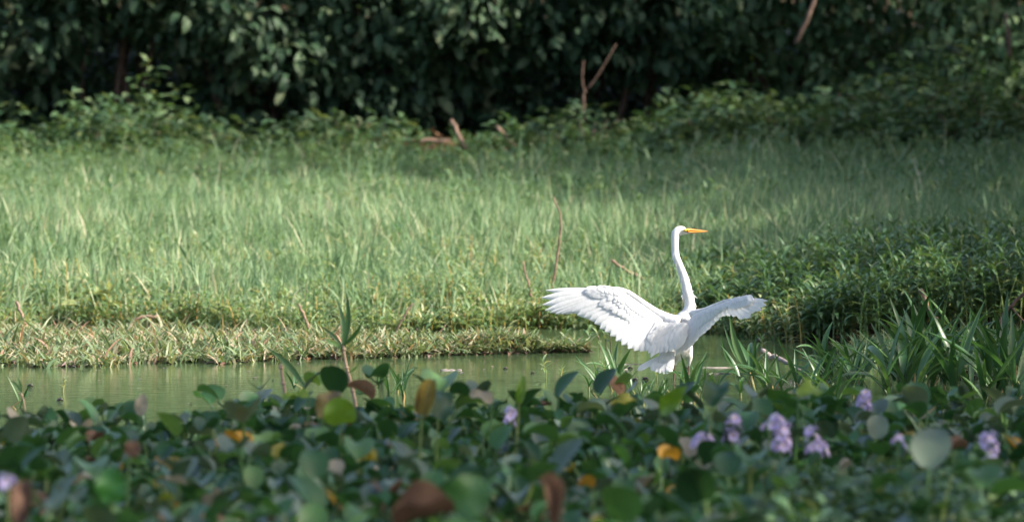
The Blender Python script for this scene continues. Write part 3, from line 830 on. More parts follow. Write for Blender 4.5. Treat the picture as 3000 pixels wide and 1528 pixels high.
def feather(name, parent, base, tip, width, normal, bow=0.04, mat='feather', point=0.0, tipw=0.75, lift=0.0, arch=0.05, camber=0.06):
    """one vane from base to tip (world points) bowed sideways, its face towards `normal`"""
    b, t = Vector(base), Vector(tip)
    ax = t - b; L = ax.length
    nrm = Vector(normal).normalized()
    sd = ax.cross(nrm).normalized(); nrm = sd.cross(ax).normalized()
    c = (b + t) / 2 + sd * (bow * L) + nrm * (arch * L)
    V, F = [], []
    nu = 9
    for i in range(nu + 1):
        u = i / nu
        p = b * (1 - u) ** 2 + c * 2 * u * (1 - u) + t * u * u
        w = width * 0.5 * (0.45 + 0.55 * min(1, u / 0.45))
        if u > tipw:
            q = (u - tipw) / (1 - tipw)
            w *= max(0.06, math.sqrt(max(0, 1 - q * q)) if point < 0.5 else (1 - q) ** 0.75)
        for s_ in (-1, -0.5, 0, 0.5, 1):
            V.append(p + sd * (w * s_ - bow * 0) + nrm * (width * (camber * (1 - s_ * s_)) + (0.0012 if s_ == 0 else 0) + lift * s_))
    for i in range(nu):
        for k in range(4):
            a = i * 5 + k
            F.append((a, a + 1, a + 6, a + 5))
    return obj(name, mesh(name, [tuple(v) for v in V], F, M[mat]), parent)


def lerp(a, b, t): return tuple(a[i] + (b[i] - a[i]) * t for i in range(len(a)))


# body: neck, head and trunk grown together into one surface
neck = [(2006, 676, 30.07, 8.5, 8), (1998, 673, 30.068, 11.0, 10), (1988, 675, 30.066, 12.5, 11), (1980, 684, 30.064, 13.0, 11), (1977.5, 697, 30.062, 11.8, 11), (1977.3, 713, 30.06, 10.9, 10.5), (1977.6, 733, 30.058, 10.9, 10.5),
        (1980.5, 753.5, 30.055, 11.6, 11), (1989, 774, 30.052, 11.3, 11), (1997, 795, 30.05, 12.3, 12), (2004.5, 815, 30.045, 12.8, 12.5), (2010, 836, 30.04, 13.7, 13),
        (2014, 856, 30.035, 15.2, 14.5), (2019.5, 877, 30.03, 15.2, 15), (2020.5, 897, 30.03, 16.2, 16), (2018, 915, 30.03, 21, 21), (2010, 934, 30.03, 31, 29),
        (1998, 960, 30.035, 40, 37), (1985, 990, 30.035, 44, 40), (1970, 1018, 30.02, 40, 37), (1954, 1040, 29.99, 28, 26), (1942, 1054, 29.97, 14, 14)]
C = spline(neck, 4)
Vb, Fb = sweep([P(a, b, c) for a, b, c, _, _ in C], [(r1 * MPX, r2 * MPX) for _, _, _, r1, r2 in C], 20)
parts = [(Vb, Fb)]
for leg in ([(1992, 1000, 30.0, 26), (1998, 1026, 29.985, 24), (1990, 1044, 29.98, 14), (1981, 1058, 29.98, 7), (1977, 1070, 29.98, 3.6)],
            [(2004, 1000, 30.07, 24), (2012, 1028, 30.075, 19), (2019, 1046, 30.08, 11), (2019, 1060, 30.08, 6), (2018, 1072, 30.08, 3.4)]):
    C2 = spline(leg, 4)
    parts.append(sweep([P(a, b, c) for a, b, c, _ in C2], [r * MPX for *_, r in C2], 14))
# cheek and throat under the beak base
C2 = spline([(1990, 683, 30.066, 8), (2004, 681, 30.07, 6.8), (2016, 680.5, 30.073, 4.6), (2026, 681, 30.076, 2.4)], 4)
parts.append(sweep([P(a, b, c) for a, b, c, _ in C2], [r * MPX for *_, r in C2], 12))
vs, fs = [], []
for v, f in parts:
    fs += [tuple(i + len(vs) for i in q) for q in f]; vs += v
tmp = bpy.data.objects.new('tmp', mesh('tmp', vs, fs, M['plumage'])); COL.objects.link(tmp)
rm = tmp.modifiers.new('r', 'REMESH'); rm.mode = 'VOXEL'; rm.voxel_size = 0.0032; rm.use_smooth_shade = True
sm = tmp.modifiers.new('s', 'SMOOTH'); sm.factor = 0.5; sm.iterations = 6
dg = bpy.context.evaluated_depsgraph_get()
me = bpy.data.meshes.new_from_object(tmp.evaluated_get(dg)); me.name = 'body'
bpy.data.objects.remove(tmp)
me.materials.clear(); me.materials.append(M['plumage'])
me.polygons.foreach_set('use_smooth', np.ones(len(me.polygons), dtype=bool))
body = obj('body', me, EG)

# beak with yellow face skin, eye
def tube(name, rows, mat, parent, n=12):
    C = spline(rows, 4)
    V, F = sweep([P(a, b, c) for a, b, c, *_ in C], [(max(0.15, r[3]) * MPX, max(0.15, r[4]) * MPX) for r in C], n)
    return obj(name, mesh(name, V, F, M[mat]), parent)


beak = tube('beak', [(2009, 674.0, 30.055, 3.6, 8.2), (2016, 673.0, 30.068, 4.2, 5.4), (2026, 673.6, 30.075, 3.8, 4.2), (2042, 675.0, 30.085, 3.0, 3.0), (2058, 676.2, 30.095, 1.9, 2), (2074, 677.3, 30.105, 0.25, 0.3)], 'beak', EG)
tube('lower_mandible', [(2014, 678.5, 30.066, 2.3, 4.4), (2026, 679.6, 30.074, 2.8, 3.6), (2042, 679.2, 30.084, 2.0, 2.5), (2058, 678.3, 30.094, 1.2, 1.4), (2071, 677.8, 30.103, 0.25, 0.3)], 'beak', beak)
tube('face_skin', [(2001.5, 674.5, 30.046, 2.2, 1.8), (2007, 674.2, 30.046, 3.3, 2.4), (2013, 673.6, 30.052, 3.4, 3.2), (2018, 673.4, 30.058, 2.2, 2.4)], 'lore', EG)


def ball(name, px, py, d, r, mat, parent, seg=10):
    c = P(px, py, d); V = []; F = []
    for i in range(seg + 1):
        a = math.pi * i / seg
        for k in range(seg):
            b = 2 * math.pi * k / seg
            V.append((c.x + r * math.sin(a) * math.cos(b), c.y + r * math.sin(a) * math.sin(b), c.z + r * math.cos(a)))
    for i in range(seg):
        for k in range(seg):
            F.append((i * seg + k, i * seg + (k + 1) % seg, (i + 1) * seg + (k + 1) % seg, (i + 1) * seg + k))
    return obj(name, mesh(name, V, F, M[mat]), parent)


eye = ball('eye', 2006.4, 673.6, 30.043, 2.6 * MPX, 'lore', EG)
ball('pupil', 2006.5, 673.6, 30.0395, 1.5 * MPX, 'black', eye)

# bare legs down into the water, toes spread on the bottom
for px, d in ((1975, 29.98), (2017, 30.08)):
    rows = [(px + 2, 1062, d, 3.2), (px + 0.5, 1080, d, 2.3), (px, 1096, d, 2.9), (px - 1, 1112, d, 2.2), (px - 1.5, 1140, d, 2.0), (px - 2, 1200, d, 2.2), (px - 2, 1262, d, 2.4)]
    C2 = spline(rows, 3)
    s = Soup(); s.raw(*sweep([P(a, b, c) for a, b, c, _ in C2], [r * MPX for *_, r in C2], 8))
    lg = obj('leg', s.mesh('leg', M['leg']), EG)
    f = P(px - 2, 1262, d)
    for a in (-0.5, 0.1, 0.7, 3.3):
        e = f + Vector((math.cos(a), math.sin(a), -0.08)) * 0.075
        V, F = sweep([f, (f + e) / 2 + Vector((0, 0, 0.008)), e], [0.004, 0.0035, 0.0015], 6)
        obj('toe', mesh('toe', V, F, M['leg']), lg)

# left wing
LEAD_L = np.array([Z(*q) for q in ((1500, 500), (1400, 468), (1300, 408), (1200, 338), (1100, 262), (1000, 190), (900, 152), (800, 142), (700, 158), (550, 175), (400, 188), (260, 196), (90, 190))])[::-1]


def YL(px, py, off=0.0):
    s_ = (1974 - px) * MPX
    c_ = max(0.0, (py - float(np.interp(px, LEAD_L[:, 0], LEAD_L[:, 1])))) * MPX
    return 29.955 + 0.16 * max(s_, -0.1) - 0.36 * c_ - 0.25 * max(0, 0.12 - s_) * 0.4 - off


def WL(z, off=0.0):
    px, py = Z(*z)
    return P(px, py, YL(px, py, off))


NL = Vector((0.12, -0.93, 0.34))
wingL = empty_dummy = None
rows = spline([(1530, 540, 0.055), (1420, 492, 0.040), (1300, 424, 0.030), (1200, 352, 0.024), (1100, 277, 0.020), (1000, 207, 0.017), (900, 168, 0.013), (780, 160, 0.009), (690, 166, 0.005)], 4)
Vw, Fw = sweep([WL((a, b), 0.0) for a, b, _ in rows], [(r, r * 0.6) for *_, r in rows], 14)
wingL = obj('wing', mesh('wing', Vw, Fw, M['plumage']), EG)
prim_t = [(138, 180), (95, 256), (104, 331), (130, 391), (185, 412), (240, 426), (300, 425), (352, 408), (392, 398)]
prim_b = [lerp((740, 168), (935, 205), i / 8) for i in range(9)]
sec_t = [(410, 404), (470, 440), (540, 462), (597, 490), (650, 528), (705, 577), (757, 612), (815, 655), (872, 708), (932, 750), (1000, 790), (1064, 812), (1128, 820), (1176, 796)]
sec_b = [lerp((945, 225), (1350, 505), (i / 13) ** 0.9) for i in range(14)]
for i, (b, t) in enumerate(zip(prim_b, prim_t)):
    feather('primary_feather', wingL, WL(b, 0.004 + 0.0016 * i), WL(t, 0.002 + 0.0016 * i), 0.056 if i else 0.038, NL, bow=-0.035 if i > 1 else -0.05, point=1.0 if i < 4 else 0.6, tipw=0.72, lift=0.0015, camber=0.08)
for i, (b, t) in enumerate(zip(sec_b, sec_t)):
    feather('secondary_feather', wingL, WL(b, 0.020 + 0.0014 * i), WL(t, 0.018 + 0.0014 * i), 0.054, NL, bow=-0.045, tipw=0.86, lift=0.0025, camber=0.08)
allb, allt = prim_b + sec_b, prim_t + sec_t
rr = random.Random(5)
for row, (f0, f1, wd, off, cnt) in enumerate(((0.02, 0.50, 0.060, 0.0315, 23), (-0.03, 0.30, 0.062, 0.0345, 23), (-0.06, 0.17, 0.06, 0.0370, 26))):
    for k in range(cnt):
        q = (k + 0.5 * (row % 2)) / cnt * 22; i = min(21, int(q)); fr = q - i
        b, t = lerp(allb[i], allb[i + 1], fr), lerp(allt[i], allt[i + 1], fr)
        j = rr.uniform(-0.03, 0.03)
        scale = 0.62 if i < 9 else 1.0
        bb, tt = lerp(b, t, f0 * scale), lerp(b, t, (f1 + j) * scale)
        feather('covert_feather', wingL, WL(bb, (off + 0.0003 * k) * (0.9, 0.72, 0.45)[row]), WL(tt, off + 0.0003 * k - 0.004), wd * (0.8 if i < 9 else 1), NL + Vector((rr.uniform(-.1, .1), 0, rr.uniform(-.1, .1))), bow=-0.03, tipw=0.7, arch=0.02)
# alula on the leading edge of the wrist
for a, b, w in (((930, 172), (697, 124), 0.020), ((950, 185), (735, 152), 0.018), ((985, 205), (800, 170), 0.016)):
    feather('alula_feather', wingL, WL(a, 0.03), WL(b, 0.02), w, NL, bow=-0.06, point=1, tipw=0.6)
# long inner feathers hanging over the back
tert = [((1330, 500), (1190, 815), 0.060), ((1360, 505), (1214, 838), 0.060), ((1390, 515), (1240, 882), 0.058), ((1430, 520), (1285, 850), 0.07), ((1470, 520), (1335, 836), 0.07), ((1510, 520), (1390, 832), 0.07), ((1560, 520), (1440, 822), 0.07), ((1600, 520), (1490, 806), 0.07)]
for i, (a, b, w) in enumerate(tert):
    feather('scapular_feather', wingL, WL(a, 0.052 + 0.002 * i), WL(b, 0.044 + 0.002 * i), w, NL, bow=-0.04, point=0.6, tipw=0.7)
for i in range(34):
    q = rr.uniform(0, 1); f = rr.uniform(0.0, 0.55)
    a, b, w = tert[min(7, int(q * 8))]
    bb, tt = lerp(a, b, f), lerp(a, b, min(0.9, f + rr.uniform(0.28, 0.4)))
    dx = rr.uniform(-25, 25)
    feather('back_feather', wingL, WL((bb[0] + dx, bb[1]), 0.071 - 0.016 * f), WL((tt[0] + dx, tt[1]), 0.062 - 0.016 * f), 0.055, NL, bow=-0.03, tipw=0.6, point=0.6, arch=0.02)

# right wing, reaching out to the right and towards the water in front
LEAD_R = np.array([Z(*q) for q in ((1480, 470), (1705, 415), (1780, 405), (1870, 358), (1930, 328), (2000, 293), (2060, 276), (2120, 270), (2200, 266), (2290, 270), (2420, 292), (2480, 300))])


def YR(px, py, off=0.0):
    s_ = (px - 2030) * MPX
    c_ = max(0.0, py - float(np.interp(px, LEAD_R[:, 0], LEAD_R[:, 1]))) * MPX
    return 29.945 - 1.15 * max(s_, 0.0) - 0.10 * min(s_, 0) - 0.25 * c_ * (1 if s_ > 0 else 1.0) - off


def WR(z, off=0.0):
    px, py = Z(*z)
    return P(px, py, YR(px, py, off))


NR = Vector((-0.62, -0.72, 0.30))
rows = spline([(1660, 470, 0.050), (1740, 432, 0.034), (1810, 404, 0.025), (1880, 366, 0.02), (1950, 330, 0.016), (2020, 300, 0.014), (2090, 284, 0.011), (2180, 274, 0.007), (2250, 274, 0.004)], 4)
Vw, Fw = sweep([WR((a, b), 0.0) for a, b, _ in rows], [(r, r * 0.6) for *_, r in rows], 14)
wingR = obj('wing', mesh('wing', Vw, Fw, M['plumage']), EG)
prim_t = [(2468, 288), (2452, 336), (2404, 386), (2345, 395), (2284, 462), (2218, 474), (2142, 446)]
prim_b = [lerp((2215, 274), (2062, 292), i / 6) for i in range(7)]
sec_t = [(2074, 446), (2020, 450), (1965, 466), (1915, 508), (1872, 552), (1832, 598), (1786, 638), (1745, 668), (1698, 722), (1652, 776), (1606, 812), (1558, 842), (1505, 862)]
sec_b = [lerp((2040, 304), (1690, 450), (i / 12) ** 0.95) for i in range(13)]
for i, (b, t) in enumerate(zip(prim_b, prim_t)):
    feather('primary_feather', wingR, WR(b, 0.004 + 0.002 * i), WR(t, 0.002 + 0.002 * i), 0.030 if i == 0 else 0.052, NR, bow=0.05 if i < 4 else 0.02, point=1.0 if i < 3 else 0.0, tipw=0.7 if i < 3 else 0.82)
for i, (b, t) in enumerate(zip(sec_b, sec_t)):
    feather('secondary_feather', wingR, WR(b, 0.016 + 0.0014 * i), WR(t, 0.014 + 0.0014 * i), 0.054, NR, bow=0.0, point=0.6, tipw=0.85, lift=-0.0025, camber=0.08)
allb, allt = prim_b + sec_b, prim_t + sec_t
for row, (f0, f1, wd, off, cnt) in enumerate(((0.0, 0.55, 0.058, 0.030, 20), (-0.03, 0.34, 0.058, 0.0335, 20), (-0.06, 0.19, 0.055, 0.0365, 22))):
    for k in range(cnt):
        q = (k + 0.5 * (row % 2)) / cnt * 19; i = min(18, int(q)); fr = q - i
        if i == 6: continue
        b, t = lerp(allb[i], allb[i + 1], fr), lerp(allt[i], allt[i + 1], fr)
        j = rr.uniform(-0.03, 0.03); scale = 0.75 if i < 7 else 1.0
        feather('covert_feather', wingR, WR(lerp(b, t, f0 * scale), (off + 0.0006 * k) * (0.9, 0.72, 0.45)[row]), WR(lerp(b, t, (f1 + j) * scale), off + 0.0006 * k), wd, NR + Vector((rr.uniform(-.1, .1), 0, rr.uniform(-.1, .1))), bow=0.0, tipw=0.7, point=0.6)
for a, b, w in (((2105, 280), (2132, 246), 0.016), ((1850, 385), (1812, 368), 0.012), ((1830, 400), (1795, 392), 0.012)):
    feather('alula_feather', wingR, WR(a, 0.02), WR(b, 0.02), w, NR, point=1, tipw=0.4)

# tail fan
tail = tube('tail', [(1962, 1030, 29.95, 20, 16), (1948, 1050, 29.93, 18, 10), (1935, 1062, 29.92, 12, 5)], 'plumage', EG)
tail_t = [(1095, 1018), (1242, 1018), (1285, 1034), (1328, 1046), (1372, 1055), (1408, 1054), (1432, 1040)]
tail_b = [(1420, 850), (1400, 850), (1410, 850), (1425, 852), (1440, 854), (1455, 856), (1470, 858)]
for i, (b, t) in enumerate(zip(tail_b, tail_t)):
    feather('tail_feather', tail, P(*Z(*b), 29.90 - 0.002 * i), P(*Z(*t), 29.86 - 0.003 * i), 0.042 if i else 0.034, (0.1, -0.9, 0.3), bow=0.03, tipw=0.8)
for i in range(9):
    b, t = lerp(tail_b[1], tail_b[6], i / 8), lerp(tail_t[1], tail_t[6], i / 8)
    feather('tail_covert', tail, P(*Z(b[0] + 8, b[1] - 40), 29.885), P(*Z(*lerp(b, t, 0.5)), 29.868), 0.034, (0.1, -0.9, 0.3), tipw=0.6, point=0.7)
# ruffled tufts on the neck
for a, b in (((2024, 868), (2043, 871)), ((2027, 860), (2044, 874)), ((2026, 852), (2034, 852)), ((2001, 862), (1995, 871)), ((2002, 868), (1998, 877))):
    feather('neck_plume', body, P(*a, 30.02), P(*b, 30.01), 0.010, (0, -1, 0.2), point=1, tipw=0.2)


rr = random.Random(31)
for k in range(70):
    q = C[int(rr.uniform(0.30, 0.80) * (len(C) - 1))]
    a = rr.uniform(math.pi, 2 * math.pi) if rr.random() < 0.6 else rr.choice((0.0, math.pi)) + rr.uniform(-0.3, 0.3)
    c0 = P(q[0], q[1], q[2]); r_ = q[3] * MPX
    rad = Vector((math.cos(a), math.sin(a), 0))
    feather('neck_plume', body, c0 + rad * r_ * 0.86, c0 + rad * r_ * rr.uniform(1.0, 1.12) + Vector((rr.uniform(-0.004, 0.008), 0, -rr.uniform(0.02, 0.04))), rr.uniform(0.008, 0.013), rad + Vector((0, 0, 0.2)), point=1, tipw=0.3, arch=0.04)


# ------------------------------------------------------------------ water hyacinths
def hyacinth_leaf(rr, lp, L, W, lean, bpitch):
    """petiole and blade of one leaf, root at the origin, leaning along +y"""
    pts = []
    a = lean * 0.35
    y = z = 0.0
    for k in range(6):
        pts.append((0, y, z)); a_ = a + (lean - a) * k / 5
        y += math.sin(a_) * lp / 5; z += math.cos(a_) * lp / 5
    Vp, Fp = sweep(pts, [0.006, 0.0095, 0.009, 0.006, 0.0045, 0.0035], 6, cap=False, up=(1, 0, 0))
    Vb, Fb = blade(L, W, 7, 4, 'round', bpitch, rr.uniform(0.3, 1.4), rr.uniform(0.2, 0.85), wave=rr.uniform(-0.25, 0.25))
    Vb = Vb + np.array(pts[-1])
    n = len(Vp)
    return np.vstack([np.array(Vp), Vb]), np.vstack([np.array(Fp), Fb + n]), len(Fp)


rr = random.Random(77)
HL = []
for k in range(14):
    lean = rr.uniform(0.15, 1.0)
    HL.append(hyacinth_leaf(rr, rr.uniform(0.08, 0.25), rr.uniform(0.045, 0.105), rr.uniform(0.045, 0.095), lean, rr.choice([1.4, 1.2, 0.9, 0.5, 0.2, 1.1]) - 0.3 * lean))
SHORT = [k for k in range(14) if HL[k][0][:, 2].max() < 0.2] or list(range(14))
HM = {}
for mat in ('hyacinth', 'hyacinth_sheen', 'hyacinth_yellow', 'hyacinth_brown', 'hyacinth_pale'):
    HM[mat] = [mesh('hyacinth_leaf', V, F, [M['petiole' if mat in ('hyacinth', 'hyacinth_sheen', 'hyacinth_yellow') else mat], M[mat]], mi=[0] * npet + [1] * (len(F) - npet)) for V, F, npet in HL]


def mat_edge(x):
    """distance at which the hyacinth mat gives way to open water"""
    e = 22.4 + 2.2 * np.exp(-((x + 1.15) / 0.62) ** 2) + 1.7 * ss(-0.9, 0.0, x) + 0.8 * ss(1.0, 1.6, x)
    return e + 0.35 * np.sin(x * 5.1) + 0.25 * np.sin(x * 9.7 + 1)


rg = np.random.default_rng(41)
cand = []
step = 0.205
yy = 14.6
while yy < 27:
    hw = 0.1 * yy + 0.35
    xx = -hw
    while xx < hw:
        px_, py_ = xx + rg.uniform(-0.5, 0.5) * step, yy + rg.uniform(-0.5, 0.5) * step
        small = ss(0.45, 0.95, px_) * (1 - ss(19.6, 20.8, py_))       # corner held by small-leaved weeds
        if py_ < mat_edge(px_) and rg.uniform() > small * 0.85:
            cand.append((px_, py_, float(mat_edge(px_)) - py_))
        xx += step
    yy += step
cand.sort(key=lambda c: c[1] - (6.0 if c[2] < 0.55 else 0))          # fringe against the water and the nearest show largest
MAT_LABEL = 'green water hyacinth in the floating mat in front of the pond'
rest = Soup()
count = 0
rr = random.Random(43)
for i, (x, y, em) in enumerate(cand):
    nl = rr.randint(6, 9)
    base_s = rr.uniform(0.85, 1.2) * (1 + 0.30 * float(wob(np.float64(x * 3), np.float64(y * 1.6), 4)))
    if em < 0.55: base_s = min(base_s, 1.0) * 0.9
    spec = rr.random()
    th = []
    for k in range(nl):
        v = rr.randrange(14) if em > 0.55 else rr.choice(SHORT)
        r_ = rr.random()
        mt = 'hyacinth'
        if r_ < 0.02: mt = 'hyacinth_yellow'
        elif r_ < 0.035: mt = 'hyacinth_brown'
        elif r_ < 0.055: mt = 'hyacinth_pale'
        elif r_ < 0.25: mt = 'hyacinth_sheen'
        th.append((v, mt, k * 2.4 + rr.uniform(-0.6, 0.6) + spec * 6.28, rr.uniform(-0.25, 0.25), base_s * rr.uniform(0.8, 1.2)))
    if count < 285:
        kinds = {q[1] for q in th}
        look = ('with a yellow and a brown leaf' if {'hyacinth_yellow', 'hyacinth_brown'} <= kinds else 'with a yellowing leaf' if 'hyacinth_yellow' in kinds else 'with a withered brown leaf' if 'hyacinth_brown' in kinds
                else 'with a pale dry leaf' if 'hyacinth_pale' in kinds else 'with several leaves painted in grey sheen' if sum(q[1] == 'hyacinth_sheen' for q in th) > 2 else 'with a leaf painted in grey sheen' if 'hyacinth_sheen' in kinds else 'with only green leaves')
        where = 'at the open water edge of the mat' if em < 0.55 else 'among the small-leaved floating weeds' if x > 0.7 and y < 20.2 else 'deep in the floating mat'
        e = empty('water_hyacinth', (x, y, -0.01), ('small' if base_s < 0.85 else 'large' if base_s > 1.15 else 'mid-sized') + ' water hyacinth ' + look + ' ' + where, 'water plant', 'water hyacinths of the floating mat')
        for v, mt, yaw, ro, sc in th:
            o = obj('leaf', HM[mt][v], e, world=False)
            o.location = (rr.uniform(-0.03, 0.03), rr.uniform(-0.03, 0.03), 0)
            o.rotation_euler = (ro, ro * 0.5, yaw); o.scale = (sc, sc, sc)
        count += 1
    else:
        for v, mt, yaw, ro, sc in th:
            V, F, npet = HL[v]
            Rm = rot(np.array([yaw]), np.array([ro]), np.array([ro * 0.5]))
            mi = {'hyacinth': 1, 'hyacinth_yellow': 2, 'hyacinth_brown': 3, 'hyacinth_pale': 4, 'hyacinth_sheen': 5}[mt]
            lo = np.array([[x + rr.uniform(-0.03, 0.03), y + rr.uniform(-0.03, 0.03), -0.01]])
            rest.add(V, F[:npet], Rm, lo, np.array([sc]), 0)
            rest.add(V, F[npet:], Rm, lo, np.array([sc]), mi)
if rest.V:
    tag(obj('hyacinth_mat', rest.mesh('hyacinth_mat', [M['petiole'], M['hyacinth'], M['hyacinth_yellow'], M['hyacinth_brown'], M['hyacinth_pale'], M['hyacinth_sheen']])),
        'water hyacinths packed together in the middle of the floating mat', 'water plants', kind='stuff')
print('hyacinth plants', len(cand))

# small-leaved floating weeds filling gaps and the near corner
rg = np.random.default_rng(44)
s = Soup()
Vs, Fs = blade(1.0, 0.75, 3, 2, 'round', 0.7, 0.8, 0.25)
n = 22000
y = rg.uniform(14.6, 25.5, n); x = rg.uniform(-1, 1, n) * (0.1 * y + 0.3)
y[12000:] = rg.uniform(15.5, 21.2, 10000); x[12000:] = rg.uniform(0.4, 2.4, 10000)
corner = ss(0.4, 0.9, x) * (1 - ss(19.8, 21.0, y))
keep = (y < mat_edge(x) + 0.25) & (rg.uniform(0, 1, n) < 0.25 + 0.75 * corner)
x, y, corner = x[keep], y[keep], corner[keep]; n = len(x)
z = rg.uniform(0.0, 0.09, n) + corner * rg.uniform(0, 0.22, n) * (0.6 + 0.6 * np.clip(wob(x * 6, y * 3, 2), -0.6, 1))
s.add(Vs, Fs, rot(rg.uniform(0, 6.28, n), rg.uniform(-0.6, 0.5, n), rg.normal(size=n) * 0.4), np.stack([x, y, z], -1), rg.uniform(0.03, 0.075, n))
tag(obj('floating_weeds', s.mesh('floating_weeds', M['weed'])), 'small-leaved floating weeds between the water hyacinths', 'weeds', kind='stuff')


# grass blades pushing up through the mat are set with the reeds below
# lilac flower spikes
def floret():
    V, F, mi = [], [], []
    for k in range(6):
        Vb, Fb = blade(0.030, 0.021, 4, 2, 'round', 0.75, 0.9, 0.2)
        a = k * math.pi / 3; Rm = rot(np.array([a]), np.array([0.0]), np.array([0.0]))[0]
        Vb = Vb @ Rm.T
        F += [tuple(int(i) + len(V) for i in q) for q in Fb]
        V += [tuple(v) for v in Vb]; mi += [1 if (k == 0 and j in (2, 3)) else 0 for j in range(len(Fb))]
    return mesh('floret', V, F, [M['petal'], M['petal_eye']], mi=mi)


FLORET = floret()


def flower(px, py, d, height, nf, label, lean=0.0, group=None, spread=1.0):
    top = P(px, py, d)
    e = empty('hyacinth_flower', (top.x, top.y, 0.0), label, 'flower', group)
    top = top - Vector((top.x, top.y, 0))
    st = [(-lean * 0.6, 0, 0), (-lean * 0.2, 0, top.z * 0.5), (lean * 0.3, 0, top.z + height * 0.4)]
    V, F = sweep(st, [0.006, 0.005, 0.003], 6, cap=False)
    obj('stalk', mesh('stalk', V, F, M['petiole']), e, world=False)
    r_ = random.Random(int(px))
    for k in range(nf):
        t = (k + 0.5) / nf
        a = k * 2.4 + r_.uniform(-0.4, 0.4)
        o = obj('floret', FLORET, e, world=False)
        rad = 0.020 * spread * (1.2 - 0.5 * t)
        o.location = (math.cos(a) * rad + lean * t, math.sin(a) * rad, top.z + (t - 0.5) * height)
        o.rotation_euler = (0, 0, 0)
        dirv = Vector((math.cos(a), math.sin(a), 0.25 + 0.6 * t))
        o.rotation_euler = dirv.to_track_quat('Z', 'Y').to_euler()
        f = r_.uniform(0.68, 0.95); o.scale = (f, f, f)
    return e


flower(2052, 1292, 20.0, 0.045, 8, 'low flattened lilac flower head beside a taller lilac spike', lean=0.015, spread=1.5)
flower(2140, 1257, 20.4, 0.10, 12, 'tall lilac flower spike beside a low flattened lilac head', lean=0.01)
flower(2252, 1240, 20.2, 0.05, 8, 'lilac flower cluster leaning against the fullest lilac spike', lean=0.04, spread=1.3)
flower(2287, 1282, 20.0, 0.11, 14, 'fullest lilac flower spike touching a leaning lilac cluster', lean=0.01, spread=1.2)
flower(2385, 1290, 20.2, 0.11, 9, 'slender lilac spike with a gap between its florets', lean=-0.01)
flower(2403, 1312, 20.0, 0.04, 5, 'little lilac floret cluster at the foot of the slender spike')
flower(2527, 1180, 22.3, 0.085, 11, 'lilac flower spike standing among the reeds farthest back in the mat', lean=0.008)
flower(2896, 1305, 19.8, 0.10, 14, 'solitary compact lilac flower spike at the mat corner', spread=1.2)
flower(1496, 1220, 21.4, 0.07, 5, 'narrow pale lilac spike in the middle of the mat', spread=0.5)
flower(22, 1415, 16.9, 0.05, 5, 'small violet bloom by a withered brown leaf')
flower(2630, 1292, 20.0, 0.04, 3, 'tiny lilac bloom half hidden by hyacinth leaves', spread=0.8)


# particular big leaves that stand out of the mat
def big_leaf(name, root, tip, W, mat, label, face=(0, -1, 0.3), prof='round', cup=0.3, cat='leaf', stalk=True, bow=0.0):
    """root and tip are (px, py, d); a single leaf blade on its own stalk down to the water"""
    b, t = Vector(P(*root)), Vector(P(*tip))
    e = empty(name, (b.x, b.y, 0.0), label, cat)
    ax = t - b; L = ax.length; nr = Vector(face).normalized(); sd = ax.cross(nr).normalized(); nr = sd.cross(ax).normalized()
    V, F = blade(1.0, 1.0, 9, 6, prof, 0.35, 0.9, cup, wave=0.3)
    V = [b + sd * (v[0] * W) + ax * v[1] + nr * (v[2] * L * 0.8 if abs(v[0]) < 9 else 0) + sd * (bow * math.sin(v[1] * 3.1)) for v in V]
    obj('blade', mesh('blade', [tuple(v) for v in V], F, M[mat]), e)
    if stalk:
        V, F = sweep([(b.x - 0.03, b.y + 0.03, -0.02), (b.x - 0.012, b.y + 0.012, b.z * 0.5), tuple(b)], [0.007, 0.006, 0.004], 6, cap=False)
        obj('stalk', mesh('stalk', V, F, M['petiole']), e)
    return e


big_leaf('hyacinth_leaf', (1000, 1240, 20.5), (985, 1165, 20.45), 0.135, 'lime', 'lime green leaf in front of the orange striped leaf')
big_leaf('hyacinth_leaf', (945, 1225, 20.7), (985, 1140, 20.75), 0.10, 'striped', 'orange striped withering leaf behind the lime green leaf', face=(-0.2, -1, 0.5))
big_leaf('hyacinth_leaf', (905, 1160, 20.9), (825, 1165, 20.9), 0.055, 'lime', 'flat yellow-green leaf beside the orange striped leaf', face=(0, -0.5, 1))
big_leaf('hyacinth_leaf', (1236, 1212, 20.0), (1264, 1108, 20.0), 0.075, 'striped', 'rolled yellow and brown leaf standing above the mat', cup=0.9)
big_leaf('hyacinth_leaf', (1284, 1226, 20.0), (1296, 1138, 20.1), 0.105, 'hyacinth', 'broad grey-green leaf leaning beside the rolled yellow leaf', face=(0.5, -1, 0.4))
big_leaf('hyacinth_leaf', (1442, 1175, 21.0), (1375, 1150, 21.0), 0.06, 'hyacinth_pale', 'straw coloured dry leaf lying on the mat edge', face=(0.1, -0.8, 0.8))
big_leaf('hyacinth_leaf', (1520, 1180, 21.2), (1535, 1095, 21.2), 0.055, 'lime', 'upright pointed lime green leaf at the mat edge', prof='ovate')
big_leaf('hyacinth_leaf', (1935, 1200, 20.6), (2012, 1130, 20.5), 0.075, 'lime', 'long yellow-green leaf slanting up below the egret', prof='lance', face=(0.2, -1, 0.3))
big_leaf('hyacinth_leaf', (1790, 1185, 21.0), (1870, 1168, 21.0), 0.05, 'hyacinth_yellow', 'flat ochre leaf below the egret', face=(0, -0.6, 1))
big_leaf('hyacinth_leaf', (2085, 1190, 20.3), (2110, 1120, 20.4), 0.10, 'hyacinth', 'very dark broad leaf standing beside the egret blades', face=(-0.2, -1, 0.1), cup=0.7)
big_leaf('hyacinth_leaf', (410, 1215, 21.3), (420, 1150, 21.3), 0.075, 'hyacinth_pale', 'pale pink-beige withered leaf standing at the mat edge', prof='ovate')
